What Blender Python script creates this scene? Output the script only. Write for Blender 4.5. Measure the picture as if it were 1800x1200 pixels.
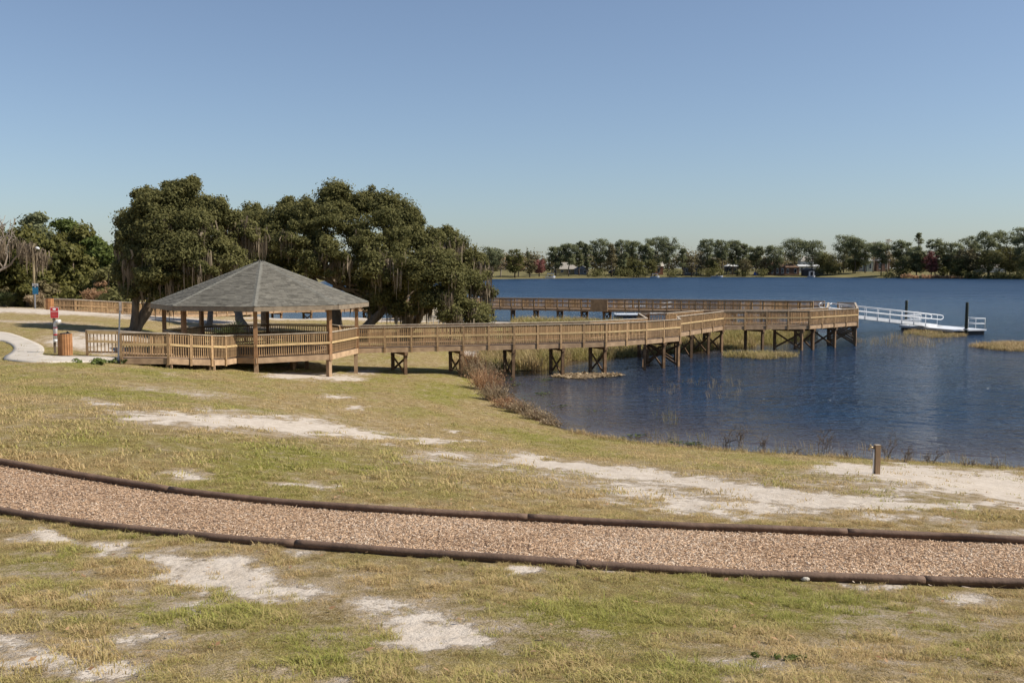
import bpy, math, random
import numpy as np
from mathutils import Vector, Matrix

random.seed(7)
rng = np.random.default_rng(7)
for o in list(bpy.data.objects):
    bpy.data.objects.remove(o)
SC = bpy.context.scene
COL = SC.collection

# ------------------------------------------------------------------ camera, sky, sun, exposure
F = 1750.0                      # focal length in photograph pixels (1800 px wide)
CAM_H = 6.25                    # eye height above the lake
PITCH = math.atan(130.0 / F)    # horizon at row 470 of 1200
cam_d = bpy.data.cameras.new('camera')
cam = bpy.data.objects.new('camera', cam_d)
COL.objects.link(cam)
cam.location = (0, 0, CAM_H)
cam.rotation_euler = (math.pi / 2 - PITCH, 0, 0)
cam_d.sensor_width = 36.0
cam_d.lens = 36.0 * F / 1800.0
cam_d.clip_end = 8000.0
cam_d.clip_start = 0.1
SC.camera = cam

SUN_AZ = -8.0        # degrees from +X towards +Y: light comes from the right, a touch behind
SUN_EL = 45.0
world = bpy.data.worlds.new('World')
SC.world = world
world.use_nodes = True
wn = world.node_tree
bg = wn.nodes['Background']
sky = wn.nodes.new('ShaderNodeTexSky')
sky.sky_type = 'NISHITA'
sky.sun_disc = False
sky.sun_elevation = math.radians(SUN_EL)
sky.sun_rotation = math.radians(90.0 - SUN_AZ)
sky.altitude = 0.0
sky.air_density = 1.0
sky.dust_density = 0.55
sky.ozone_density = 6.0
bg.inputs['Strength'].default_value = 0.093
hs = wn.nodes.new('ShaderNodeHueSaturation'); hs.inputs['Saturation'].default_value = 0.84
wn.links.new(sky.outputs[0], hs.inputs['Color']); wn.links.new(hs.outputs[0], bg.inputs[0])

sun_d = bpy.data.lights.new('sun', 'SUN')
sun_d.energy = 5.0
sun_d.angle = math.radians(0.53)
sun_d.color = (1.0, 0.93, 0.82)
sun = bpy.data.objects.new('sun', sun_d)
COL.objects.link(sun)
a, e = math.radians(SUN_AZ), math.radians(SUN_EL)
SUN_DIR = Vector((math.cos(a) * math.cos(e), math.sin(a) * math.cos(e), math.sin(e)))
sun.rotation_euler = SUN_DIR.to_track_quat('Z', 'Y').to_euler()
sun.location = (60, 10, 60)

vs = SC.view_settings
vs.view_transform = 'Standard'
vs.look = 'None'
vs.exposure = 0.25
vs.gamma = 1.0
vs.use_curve_mapping = False
SC.cycles.max_bounces = 5
SC.cycles.diffuse_bounces = 2
SC.cycles.glossy_bounces = 3
SC.cycles.transparent_max_bounces = 6
SC.cycles.use_denoising = True
SC.cycles.caustics_reflective = False
SC.cycles.caustics_refractive = False

# ------------------------------------------------------------------ survey helpers
CP, SP = math.cos(PITCH), math.sin(PITCH)

def ray(px, py):
    u = (px - 900.0) / F
    v = (600.0 - py) / F
    return np.array([u, CP + v * SP, -SP + v * CP])

def at(px, py, Y):              # point seen at a photograph pixel, at world depth Y
    d = ray(px, py)
    return Vector((d[0] * Y / d[1], Y, CAM_H + d[2] * Y / d[1]))

def onz(px, py, z=0.0):         # point seen at a pixel on the level z
    d = ray(px, py)
    t = (z - CAM_H) / d[2]
    return Vector((d[0] * t, d[1] * t, z))

def xat(px, Y):
    return (px - 900.0) / F * (Y * CP)   # close to the horizon row

def project(x, y, z):
    dz = z - CAM_H
    depth = y * CP - dz * SP
    up = y * SP + dz * CP
    depth = np.maximum(depth, 0.05)
    return 900.0 + F * x / depth, 600.0 - F * up / depth

def smooth(a, b, x):
    t = np.clip((x - a) / (b - a), 0, 1)
    return t * t * (3 - 2 * t)

def vnoise(x, y, seed=0):
    xi = np.floor(x).astype(np.int64); yi = np.floor(y).astype(np.int64)
    xf = x - xi; yf = y - yi
    u = xf * xf * (3 - 2 * xf); v = yf * yf * (3 - 2 * yf)
    def h(i, j):
        n = (i * 374761393 + j * 668265263 + seed * 1274126177) & 0x7fffffff
        n = ((n ^ (n >> 13)) * 1274126177) & 0x7fffffff
        return ((n ^ (n >> 16)) & 0xffff) / 65535.0
    a_ = h(xi, yi); b_ = h(xi + 1, yi); c_ = h(xi, yi + 1); d_ = h(xi + 1, yi + 1)
    return (a_ * (1 - u) + b_ * u) * (1 - v) + (c_ * (1 - u) + d_ * u) * v

def fbm(x, y, seed=0, o=4):
    s = 0.0; a_ = 0.5; t = 0.0
    for k in range(o):
        s = s + a_ * vnoise(x * 2 ** k, y * 2 ** k, seed + k); t += a_; a_ *= 0.55
    return s / t

# ------------------------------------------------------------------ terrain
CT = []
def G(px, py, Y):
    p = at(px, py, Y); CT.append((p.x, p.y, p.z))
def GZ(px, py, z):
    p = onz(px, py, z); CT.append((p.x, p.y, z))
def GW(x, y, z):
    CT.append((x, y, z))

for x_, y_, z_ in [(0, 0.5, 4.65), (-4, 1, 4.65), (4, 1, 4.6), (0, 4.6, 4.3), (-3.5, 5, 4.3), (3.5, 5, 4.22),
                   (-9, 4, 4.4), (9, 4, 4.3), (-18, 8, 4.1), (18, 6, 3.6), (24, 14, 2.4), (-30, 14, 4.0), (-30, 0, 4.4), (30, 0, 3.6)]:
    GW(x_, y_, z_)
for v in [(0, 900, 10.2), (225, 935, 9.5), (450, 961, 8.9), (900, 991, 8.4), (1350, 1017, 8.2), (1800, 1034, 8.1),
          (0, 822, 12.2), (225, 862, 11.6), (450, 890, 11.0), (900, 922, 10.4), (1350, 943, 10.2), (1800, 964, 9.9),
          (1540, 832, 19.0), (1200, 857, 16.0), (1200, 815, 23.0), (1800, 868, 18.0)]:
    G(*v)
# lawn between the path and the gazebo
for v in [(0, 700, 24.0), (0, 650, 36.0), (200, 640, 43.2), (292, 645, 44.2), (368, 650, 45.6), (300, 735, 19.5), (447, 655, 47.9),
          (500, 700, 34.0), (577, 661, 50.2), (630, 657, 53.6), (714, 656, 55.5), (800, 655, 56.0), (700, 700, 41.0), (700, 760, 27.5), (900, 790, 25.5),
          (0, 634, 41.5), (100, 626, 43.0), (148, 626, 45.6), (0, 590, 55.5), (-150, 640, 41.0), (-150, 590, 56.0), (-300, 700, 25.0)]:
    G(*v)
# land behind the gazebo
for v in [(235, 583, 63.0), (100, 577, 63.0), (0, 560, 72.0), (-150, 560, 72.0), (30, 541, 86.0), (62, 542, 88.0), (150, 549, 86.0), (240, 556, 86.0),
          (-150, 541, 88.0), (330, 566, 84.0), (400, 566, 86.0), (-20, 535, 105.0), (100, 536, 112.0), (-200, 535, 112.0), (250, 545, 110.0)]:
    G(*v)
for v in [(-20, 62, 1.35), (-14, 62, 0.95), (-6, 62, 0.5), (0, 62, 0.32), (-22, 75, 1.35), (-12, 75, 0.85), (-4, 75, 0.6), (3, 72, 0.35),
          (-25, 90, 1.3), (-15, 92, 1.05), (-5, 92, 0.85), (4, 90, 0.5), (-27, 105, 1.15), (-18, 106, 1.05), (-10, 106, 0.95), (-3, 104, 0.6),
          (-30, 113, 0.5), (-22, 111, 0.1), (-14, 111.5, 0.0), (-8, 112, 0.0), (-2, 112, 0.0), (-26, 118, -0.6), (-14, 118, -1.0), (-4, 118, -1.0),
          (-38, 130, 2.2), (-60, 130, 2.6), (-60, 100, 2.9), (-80, 60, 3.0), (-80, 30, 3.6), (-60, 45, 2.9), (-45, 30, 3.2), (-34, 128, 0.2), (-29, 126, -0.8)]:
    GW(*v)
SHORE = [(828, 648), (845, 668), (868, 690), (905, 712), (950, 738), (1000, 756), (1060, 768), (1130, 777), (1200, 784), (1300, 792),
         (1400, 798), (1500, 804), (1600, 809), (1700, 815), (1800, 822), (1980, 838), (2300, 870)]
for v in SHORE:
    GZ(v[0], v[1], 0.0)
    p = onz(v[0], v[1], 0); CT.append((p.x + 1.5, p.y + 2.2, -0.28))
MARSH = [(843, 655), (868, 658), (905, 656), (925, 652), (953, 649), (971, 645), (997, 634), (1035, 630), (1072, 627), (1110, 622), (1150, 620), (1220, 617),
         (1273, 612), (1330, 607), (1395, 598), (1440, 591)]
for v in MARSH:
    GZ(v[0], v[1], 0.0)
    p = onz(v[0], v[1], 0); CT.append((p.x + 0.5, p.y - 2.5, -0.3))
for v in [(1440, 586), (1380, 581), (1300, 579), (1200, 576), (1100, 571), (1000, 568)]:
    GZ(v[0], v[1], 0.0)
    p = onz(v[0], v[1], 0); CT.append((p.x, p.y + 4, -0.5))
for v in [(1350, 594, 0.14), (1250, 596, 0.2), (1150, 597, 0.22), (1050, 600, 0.25), (960, 605, 0.3), (900, 620, 0.3)]:
    GZ(*v)
for v in [(1300, 700, -0.9), (1700, 700, -1.3), (1000, 695, -0.35), (1130, 665, -0.5), (1300, 645, -0.8), (1500, 620, -1.0), (1650, 605, -1.2), (1800, 640, -1.4),
          (1200, 550, -1.4), (1500, 560, -1.4), (1500, 575, -1.2), (1000, 550, -1.4), (1800, 560, -1.5), (1800, 760, -0.7), (2300, 700, -1.3)]:
    GZ(*v)
CT = np.array(CT)

def tps_fit(P, z, lam=0.02):
    n = len(P)
    d2 = ((P[:, None, :] - P[None, :, :]) ** 2).sum(-1)
    K = np.where(d2 > 0, d2 * np.log(np.maximum(d2, 1e-9)) * 0.5, 0) + lam * np.eye(n)
    Q = np.c_[np.ones(n), P]
    A = np.block([[K, Q], [Q.T, np.zeros((3, 3))]])
    return np.linalg.solve(A, np.r_[z, 0, 0, 0])
# distances are compressed with depth so the near ground stays as smooth as the far ground
def warp(x, y):
    s = np.log1p(np.maximum(y, 0.0) / 12.0) * 12.0
    return np.stack([x * s / np.maximum(y, 0.5), s], -1) / 10.0
TW = tps_fit(warp(CT[:, 0], CT[:, 1]), CT[:, 2], 0.004)
TP = warp(CT[:, 0], CT[:, 1])

FAR_X = [-400, -60, -14, 35, 64, 112, 195, 224, 300, 600, 1500]
FAR_Y = [330, 480, 533, 576, 600, 640, 640, 576, 528, 480, 420]

def far_shore(x):
    return np.interp(x, FAR_X, FAR_Y)

def terrain(x, y):
    x = np.asarray(x, float); y = np.asarray(y, float)
    shp = x.shape
    x = x.ravel(); y = y.ravel()
    yy = np.clip(y, 0.5, 140)
    xx = np.clip(x, -140, 140)
    q = warp(xx, yy)
    near = np.zeros(len(x))
    for i in range(0, len(x), 20000):
        d2 = ((q[i:i + 20000, None, :] - TP[None]) ** 2).sum(-1)
        K = np.where(d2 > 0, d2 * np.log(np.maximum(d2, 1e-9)) * 0.5, 0)
        near[i:i + 20000] = K @ TW[:-3] + TW[-3] + q[i:i + 20000] @ TW[-2:]
    near = np.clip(near, -1.6, 5.0)
    s = y - far_shore(x)
    bank = np.clip(s * 0.12, -1.5, 0.5) + np.clip(s - 4, 0, 70) * 0.035 + np.clip(s - 74, 0, 400) * 0.004
    xs = -33 - (y - 120) * 0.16
    left = np.clip((xs - x) * 0.25, -1.5, 2.4)
    far = np.maximum(bank, left)
    w = smooth(122, 145, y)
    z = near * (1 - w) + far * w
    side = smooth(60, 120, np.abs(x)) * (1 - w)
    z = z * (1 - side) + side * np.where(x < 0, 2.6, -1.5)
    land = smooth(0.05, 0.6, z)
    z = z + land * (1 - w) * ((fbm(x * 0.9, y * 0.9, 3) - 0.5) * 0.07 + (fbm(x * 0.25, y * 0.25, 9) - 0.5) * 0.10 * smooth(14, 25, y))
    return z.reshape(shp)

def tz(x, y):
    return float(terrain(np.array([x]), np.array([y]))[0])

def onland(px, py, lo=2.0, hi=200.0):   # where a pixel's ray meets the ground
    d = ray(px, py)
    Y = np.geomspace(lo, hi, 700)
    X = d[0] / d[1] * Y; Z = CAM_H + d[2] / d[1] * Y
    g = terrain(X, Y)
    k = np.argmax(g >= Z)
    if k == 0:
        k = len(Y) - 1
    a0 = (Z - g)[k - 1]; a1 = (Z - g)[k]
    t = a0 / (a0 - a1 + 1e-9)
    y = Y[k - 1] + (Y[k] - Y[k - 1]) * t
    x = d[0] / d[1] * y
    return Vector((x, y, tz(x, y)))

# ------------------------------------------------------------------ materials
def nodes_of(m):
    m.use_nodes = True
    nt = m.node_tree
    return nt, nt.nodes, nt.links, nt.nodes['Principled BSDF']

def mixc(N, L, fac, a_, b_, blend='MIX'):
    n = N.new('ShaderNodeMix'); n.data_type = 'RGBA'; n.blend_type = blend
    for sock, v in ((0, fac), (6, a_), (7, b_)):
        if isinstance(v, bpy.types.NodeSocket):
            L.new(v, n.inputs[sock])
        else:
            n.inputs[sock].default_value = v if sock == 0 else (v[0], v[1], v[2], 1)
    return n.outputs[2]

def math_n(N, L, op, a_, b_=0.0, clamp=False):
    n = N.new('ShaderNodeMath'); n.operation = op; n.use_clamp = clamp
    for i, v in enumerate((a_, b_)):
        if isinstance(v, bpy.types.NodeSocket):
            L.new(v, n.inputs[i])
        else:
            n.inputs[i].default_value = v
    return n.outputs[0]

def noise_n(N, L, vec, scale, detail=4, rough=0.55):
    n = N.new('ShaderNodeTexNoise'); n.inputs['Scale'].default_value = scale
    n.inputs['Detail'].default_value = detail; n.inputs['Roughness'].default_value = rough
    if vec is not None:
        L.new(vec, n.inputs['Vector'])
    return n.outputs['Fac']

def ramp_n(N, L, fac, p0, p1):
    n = N.new('ShaderNodeMapRange'); n.inputs[1].default_value = p0; n.inputs[2].default_value = p1
    L.new(fac, n.inputs[0])
    return n.outputs[0]

def attr_n(N, name, kind='GEOMETRY'):
    n = N.new('ShaderNodeAttribute'); n.attribute_name = name; n.attribute_type = kind
    return n

MATS = {}
def M(name, base, rough=0.8, dark=None, scale=6.0, var=0.25, stretch=None, bump=0.0, metallic=0.0, spec=0.3, bump_scale=None):
    """plain weathered surface: base colour, a darker tone in noise, tone per object and per piece"""
    if name in MATS:
        return MATS[name]
    m = bpy.data.materials.new(name); MATS[name] = m
    nt, N, L, B = nodes_of(m)
    tc = N.new('ShaderNodeTexCoord')
    vec = tc.outputs['Object']
    if stretch:
        mp = N.new('ShaderNodeMapping'); mp.inputs['Scale'].default_value = stretch
        L.new(vec, mp.inputs[0]); vec = mp.outputs[0]
    f = noise_n(N, L, vec, scale)
    dk = dark or tuple(c * 0.6 for c in base)
    col = mixc(N, L, ramp_n(N, L, f, 0.35, 0.68), dk, base)
    geo = N.new('ShaderNodeNewGeometry'); oi = N.new('ShaderNodeObjectInfo')
    r = math_n(N, L, 'FRACT', math_n(N, L, 'ADD', geo.outputs['Random Per Island'], oi.outputs['Random']))
    tone = math_n(N, L, 'ADD', math_n(N, L, 'MULTIPLY', r, 2 * var), 1 - var)
    hsv = N.new('ShaderNodeHueSaturation'); L.new(col, hsv.inputs['Color']); L.new(tone, hsv.inputs['Value'])
    L.new(hsv.outputs[0], B.inputs['Base Color'])
    B.inputs['Roughness'].default_value = rough
    B.inputs['Metallic'].default_value = metallic
    B.inputs['Specular IOR Level'].default_value = spec
    if bump:
        bn = N.new('ShaderNodeBump'); bn.inputs['Strength'].default_value = bump; bn.inputs['Distance'].default_value = 0.02
        L.new(noise_n(N, L, vec, bump_scale or scale * 3), bn.inputs['Height']); L.new(bn.outputs[0], B.inputs['Normal'])
    return m

def leaf_mat(name, c0, c1, trans=0.25, rough=0.55, dry=None):
    m = bpy.data.materials.new(name); MATS[name] = m
    nt, N, L, B = nodes_of(m)
    at_ = attr_n(N, 'tint')
    col = mixc(N, L, at_.outputs['Fac'], c0, c1)
    L.new(col, B.inputs['Base Color']); B.inputs['Roughness'].default_value = rough; B.inputs['Specular IOR Level'].default_value = 0.16
    tr = N.new('ShaderNodeBsdfTranslucent'); L.new(col, tr.inputs[0])
    mx = N.new('ShaderNodeMixShader'); mx.inputs[0].default_value = trans
    L.new(B.outputs[0], mx.inputs[1]); L.new(tr.outputs[0], mx.inputs[2])
    L.new(mx.outputs[0], N['Material Output'].inputs[0])
    return m

def inst_leaf_mat(name, c0, c1, c2, trans=0.25):
    """plants that are scattered: tone from the scattered point (0 straw .. 1 green)"""
    m = bpy.data.materials.new(name); MATS[name] = m
    nt, N, L, B = nodes_of(m)
    t = attr_n(N, 'tone', 'INSTANCER'); g = attr_n(N, 'tint')
    col = mixc(N, L, t.outputs['Fac'], c0, c1)
    col = mixc(N, L, math_n(N, L, 'MULTIPLY', g.outputs['Fac'], 0.55), col, c2)
    L.new(col, B.inputs['Base Color']); B.inputs['Roughness'].default_value = 0.65; B.inputs['Specular IOR Level'].default_value = 0.25
    tr = N.new('ShaderNodeBsdfTranslucent'); L.new(col, tr.inputs[0])
    mx = N.new('ShaderNodeMixShader'); mx.inputs[0].default_value = trans
    L.new(B.outputs[0], mx.inputs[1]); L.new(tr.outputs[0], mx.inputs[2])
    L.new(mx.outputs[0], N['Material Output'].inputs[0])
    return m

M('deck_wood', (0.36, 0.25, 0.16), 0.85, (0.22, 0.145, 0.09), 5.0, 0.22, None, 0.25)
M('rail_wood', (0.46, 0.30, 0.155), 0.85, (0.27, 0.17, 0.088), 5.0, 0.25, None, 0.2)
M('cap_wood', (0.48, 0.405, 0.315), 0.85, (0.33, 0.265, 0.195), 5.0, 0.12, None, 0.2)
M('new_wood', (0.56, 0.40, 0.205), 0.8, (0.43, 0.30, 0.145), 4.0, 0.10, None, 0.15)
M('pile_wood', (0.25, 0.155, 0.085), 0.9, (0.12, 0.072, 0.04), 3.0, 0.25, None, 0.4)
M('rim_wood', (0.48, 0.33, 0.20), 0.85, (0.31, 0.205, 0.122), 3.0, 0.15, None, 0.2)
M('post_wood', (0.36, 0.20, 0.10), 0.8, (0.24, 0.13, 0.062), 4.0, 0.12, None, 0.2)
M('ceiling_wood', (0.16, 0.10, 0.06), 0.9)
M('shingle', (0.166, 0.154, 0.126), 0.95, (0.14, 0.129, 0.105), 3.0, 0.24, None, 0.3, bump_scale=60)
M('hip_shingle', (0.185, 0.178, 0.15), 0.95, (0.155, 0.148, 0.125), 2.0, 0.08, None, 0.3, bump_scale=60)
M('fascia', (0.30, 0.24, 0.17), 0.85, (0.20, 0.155, 0.11), 4.0, 0.08)
M('concrete', (0.52, 0.47, 0.40), 0.9, (0.43, 0.38, 0.32), 2.0, 0.03, None, 0.15)
M('white_metal', (0.78, 0.79, 0.80), 0.35, (0.70, 0.71, 0.72), 3.0, 0.03, metallic=0.0)
M('aluminium', (0.60, 0.62, 0.64), 0.35, (0.52, 0.54, 0.56), 3.0, 0.03, metallic=0.7)
M('galvanised', (0.42, 0.43, 0.46), 0.45, (0.33, 0.34, 0.37), 8.0, 0.05, metallic=0.5)
M('float_black', (0.02, 0.02, 0.022), 0.5)
M('dark_pile', (0.05, 0.055, 0.04), 0.8, (0.025, 0.03, 0.022), 3.0, 0.1)
M('cedar', (0.48, 0.235, 0.10), 0.6, (0.36, 0.165, 0.065), 4.0, 0.14, None, 0.15)
M('black_plastic', (0.012, 0.012, 0.014), 0.4)
M('red_paint', (0.50, 0.022, 0.025), 0.5, (0.45, 0.02, 0.022), 3.0, 0.02)
M('white_paint', (0.78, 0.77, 0.74), 0.6, (0.70, 0.69, 0.66), 4.0, 0.03)
M('pink_print', (0.62, 0.25, 0.25), 0.6, None, 4.0, 0.02)
M('blue_paint', (0.03, 0.19, 0.33), 0.5, (0.027, 0.17, 0.30), 3.0, 0.02)
M('dark_print', (0.07, 0.07, 0.08), 0.6)
M('grey_paint', (0.30, 0.25, 0.22), 0.6)
M('pvc', (0.74, 0.72, 0.68), 0.45, (0.62, 0.60, 0.57), 5.0, 0.02)
M('lamp_wood', (0.30, 0.24, 0.14), 0.9, (0.22, 0.17, 0.10), 3.0, 0.05)
M('edging', (0.17, 0.108, 0.074), 0.75, (0.115, 0.073, 0.05), 12.0, 0.08, None, 0.3)
M('tap_brass', (0.42, 0.33, 0.20), 0.4, metallic=0.6)
M('tap_wood', (0.32, 0.215, 0.125), 0.85, (0.2, 0.13, 0.075), 6.0, 0.05, (1, 1, 0.3), 0.3)
M('stone', (0.62, 0.57, 0.48), 0.9, (0.5, 0.45, 0.38), 20.0, 0.02, None, 0.4)
M('bark', (0.24, 0.185, 0.135), 0.95, (0.13, 0.098, 0.07), 5.0, 0.06, (1, 1, 0.3), 0.8)
M('dark_bark', (0.07, 0.055, 0.042), 0.95, (0.035, 0.027, 0.02), 5.0, 0.06, (1, 1, 0.3), 0.8)
M('pine_bark', (0.13, 0.095, 0.07), 0.95, (0.08, 0.06, 0.045), 2.0, 0.1)
M('pale_bark', (0.30, 0.25, 0.20), 0.95, (0.22, 0.18, 0.14), 2.0, 0.1)
M('twig', (0.22, 0.17, 0.125), 0.95, None, 5.0, 0.2)
M('tan_twig', (0.32, 0.235, 0.155), 0.95, None, 5.0, 0.2)
M('red_twig', (0.20, 0.085, 0.055), 0.95, None, 5.0, 0.3)
M('siding', (0.62, 0.56, 0.45), 0.85, (0.5, 0.45, 0.36), 2.0, 0.05)
M('board', (0.26, 0.20, 0.145), 0.9, (0.17, 0.13, 0.09), 3.0, 0.15)
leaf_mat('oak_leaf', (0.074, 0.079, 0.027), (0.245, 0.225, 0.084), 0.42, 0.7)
leaf_mat('moss', (0.15, 0.115, 0.078), (0.33, 0.265, 0.185), 0.3, 0.9)
leaf_mat('pine_leaf', (0.105, 0.118, 0.062), (0.28, 0.29, 0.15), 0.45, 0.8)
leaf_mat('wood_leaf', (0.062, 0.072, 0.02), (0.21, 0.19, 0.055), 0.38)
leaf_mat('bright_leaf', (0.05, 0.075, 0.02), (0.165, 0.195, 0.05), 0.38)
leaf_mat('olive_leaf', (0.09, 0.078, 0.035), (0.25, 0.205, 0.10), 0.3)
leaf_mat('red_leaf', (0.16, 0.06, 0.05), (0.36, 0.15, 0.125), 0.3)
leaf_mat('tan_leaf', (0.24, 0.175, 0.105), (0.48, 0.37, 0.235), 0.3)
leaf_mat('brown_leaf', (0.28, 0.155, 0.08), (0.56, 0.36, 0.205), 0.38)
leaf_mat('palm_leaf', (0.03, 0.045, 0.015), (0.12, 0.14, 0.05), 0.2)

# ------------------------------------------------------------------ object helpers
ORG = {}
def link(o, parent=None):
    COL.objects.link(o)
    if parent is not None:
        o.parent = parent
    return o

def tag(o, label=None, cat=None, group=None, kind=None):
    if label: o['label'] = label
    if cat: o['category'] = cat
    if group: o['group'] = group
    if kind: o['kind'] = kind
    return o

def thing(name, loc, label, cat, group=None, kind=None):
    o = bpy.data.objects.new(name, None)
    o.empty_display_size = 0.3
    COL.objects.link(o)
    o.location = loc
    ORG[o.name] = Vector(loc)
    return tag(o, label, cat, group, kind)

def np_mesh(name, V, quads=None, tris=None, mat=None, attrs=None, smooth_sh=False):
    me = bpy.data.meshes.new(name)
    V = np.asarray(V, np.float32)
    me.vertices.add(len(V)); me.vertices.foreach_set('co', V.ravel())
    loops = []; starts = []; tot = 0
    if quads is not None and len(quads):
        q = np.asarray(quads, np.int32); loops.append(q.ravel()); starts.append(np.arange(len(q)) * 4); tot = len(q) * 4
    if tris is not None and len(tris):
        t = np.asarray(tris, np.int32); loops.append(t.ravel()); starts.append(tot + np.arange(len(t)) * 3)
    loops = np.concatenate(loops); starts = np.concatenate(starts).astype(np.int32)
    me.loops.add(len(loops)); me.loops.foreach_set('vertex_index', loops)
    me.polygons.add(len(starts)); me.polygons.foreach_set('loop_start', starts)
    if attrs:
        for k, (dom, arr) in attrs.items():
            at_ = me.attributes.new(k, 'FLOAT', dom)
            at_.data.foreach_set('value', np.asarray(arr, np.float32))
    me.update(calc_edges=True)
    if smooth_sh:
        me.polygons.foreach_set('use_smooth', np.ones(len(starts), bool))
    if mat:
        me.materials.append(MATS[mat] if isinstance(mat, str) else mat)
    return me

class MB:
    """collects simple solids in world space; build() links them as one mesh object"""
    def __init__(s):
        s.v = []; s.f = []
    def add(s, vs_, fs_):
        n = len(s.v)
        s.v.extend([Vector(v) for v in vs_]); s.f.extend([tuple(i + n for i in f) for f in fs_])
        return s
    def box(s, lo, hi):
        x0, y0, z0 = lo; x1, y1, z1 = hi
        return s.add([(x0, y0, z0), (x1, y0, z0), (x1, y1, z0), (x0, y1, z0), (x0, y0, z1), (x1, y0, z1), (x1, y1, z1), (x0, y1, z1)],
                     [(0, 3, 2, 1), (4, 5, 6, 7), (0, 1, 5, 4), (1, 2, 6, 5), (2, 3, 7, 6), (3, 0, 4, 7)])
    def beam(s, p, q, w, h, up=(0, 0, 1)):
        """bar from p to q, w wide sideways and h tall"""
        p = Vector(p); q = Vector(q); d = (q - p).normalized(); up = Vector(up)
        if abs(d.dot(up)) > 0.99:
            up = Vector((0, 1, 0))
        x = d.cross(up).normalized(); y = x.cross(d).normalized()
        vv = []
        for c in (p, q):
            for i, j in ((-1, -1), (1, -1), (1, 1), (-1, 1)):
                vv.append(c + x * (i * w / 2) + y * (j * h / 2))
        return s.add(vv, [(3, 2, 1, 0), (4, 5, 6, 7), (0, 1, 5, 4), (1, 2, 6, 5), (2, 3, 7, 6), (3, 0, 4, 7)])
    def post(s, x, y, z0, z1, w, ang=0.0, w2=None):
        c, sn = math.cos(ang), math.sin(ang); h = w / 2; k = (w2 or w) / 2
        vv = []
        for z in (z0, z1):
            for i, j in ((-h, -k), (h, -k), (h, k), (-h, k)):
                vv.append((x + i * c - j * sn, y + i * sn + j * c, z))
        return s.add(vv, [(3, 2, 1, 0), (4, 5, 6, 7), (0, 1, 5, 4), (1, 2, 6, 5), (2, 3, 7, 6), (3, 0, 4, 7)])
    def tube(s, pts, rad, n=7, cap=True):
        pts = [Vector(p) for p in pts]
        if not hasattr(rad, '__len__'):
            rad = [rad] * len(pts)
        base = len(s.v); prev = None
        for i, p in enumerate(pts):
            d = (pts[min(i + 1, len(pts) - 1)] - pts[max(i - 1, 0)]).normalized()
            ref = prev if prev is not None else (Vector((0, 0, 1)) if abs(d.z) < 0.9 else Vector((1, 0, 0)))
            x = (ref - d * ref.dot(d)).normalized(); prev = x; y = d.cross(x)
            for k in range(n):
                t = 2 * math.pi * k / n
                s.v.append(p + (x * math.cos(t) + y * math.sin(t)) * rad[i])
        for i in range(len(pts) - 1):
            for k in range(n):
                a_ = base + i * n + k; b_ = base + i * n + (k + 1) % n
                s.f.append((a_, b_, b_ + n, a_ + n))
        if cap:
            s.f.append(tuple(base + k for k in range(n))[::-1])
            e_ = base + (len(pts) - 1) * n
            s.f.append(tuple(e_ + k for k in range(n)))
        return s
    def prism(s, poly, z0, z1):
        n = len(poly)
        vv = [(p[0], p[1], z0) for p in poly] + [(p[0], p[1], z1) for p in poly]
        fs = [tuple(range(n))[::-1], tuple(range(n, 2 * n))] + [(i, (i + 1) % n, n + (i + 1) % n, n + i) for i in range(n)]
        return s.add(vv, fs)
    def build(s, name, mat, parent=None, smooth_sh=False, origin=None):
        me = bpy.data.meshes.new(name)
        og = Vector((0, 0, 0))
        if origin is not None:
            og = Vector(origin)
        elif parent is not None:
            og = ORG[parent.name]
        me.from_pydata([tuple(v - og) for v in s.v], [], s.f)
        me.materials.append(MATS[mat] if isinstance(mat, str) else mat)
        if smooth_sh:
            me.polygons.foreach_set('use_smooth', np.ones(len(me.polygons), bool))
        o = bpy.data.objects.new(name, me)
        link(o, parent)
        if parent is None and origin is not None:
            o.location = og
        ORG[o.name] = og
        return o

def mesh_obj(name, me, parent=None, loc=(0, 0, 0)):
    o = bpy.data.objects.new(name, me); link(o, parent); o.location = loc
    ORG[o.name] = (ORG[parent.name] if parent is not None else Vector(loc))
    return o

def copy_tree(o, parent=None):
    c = o.copy(); COL.objects.link(c)
    c.parent = parent
    for ch in list(o.children):
        copy_tree(ch, c)
    return c

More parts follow.
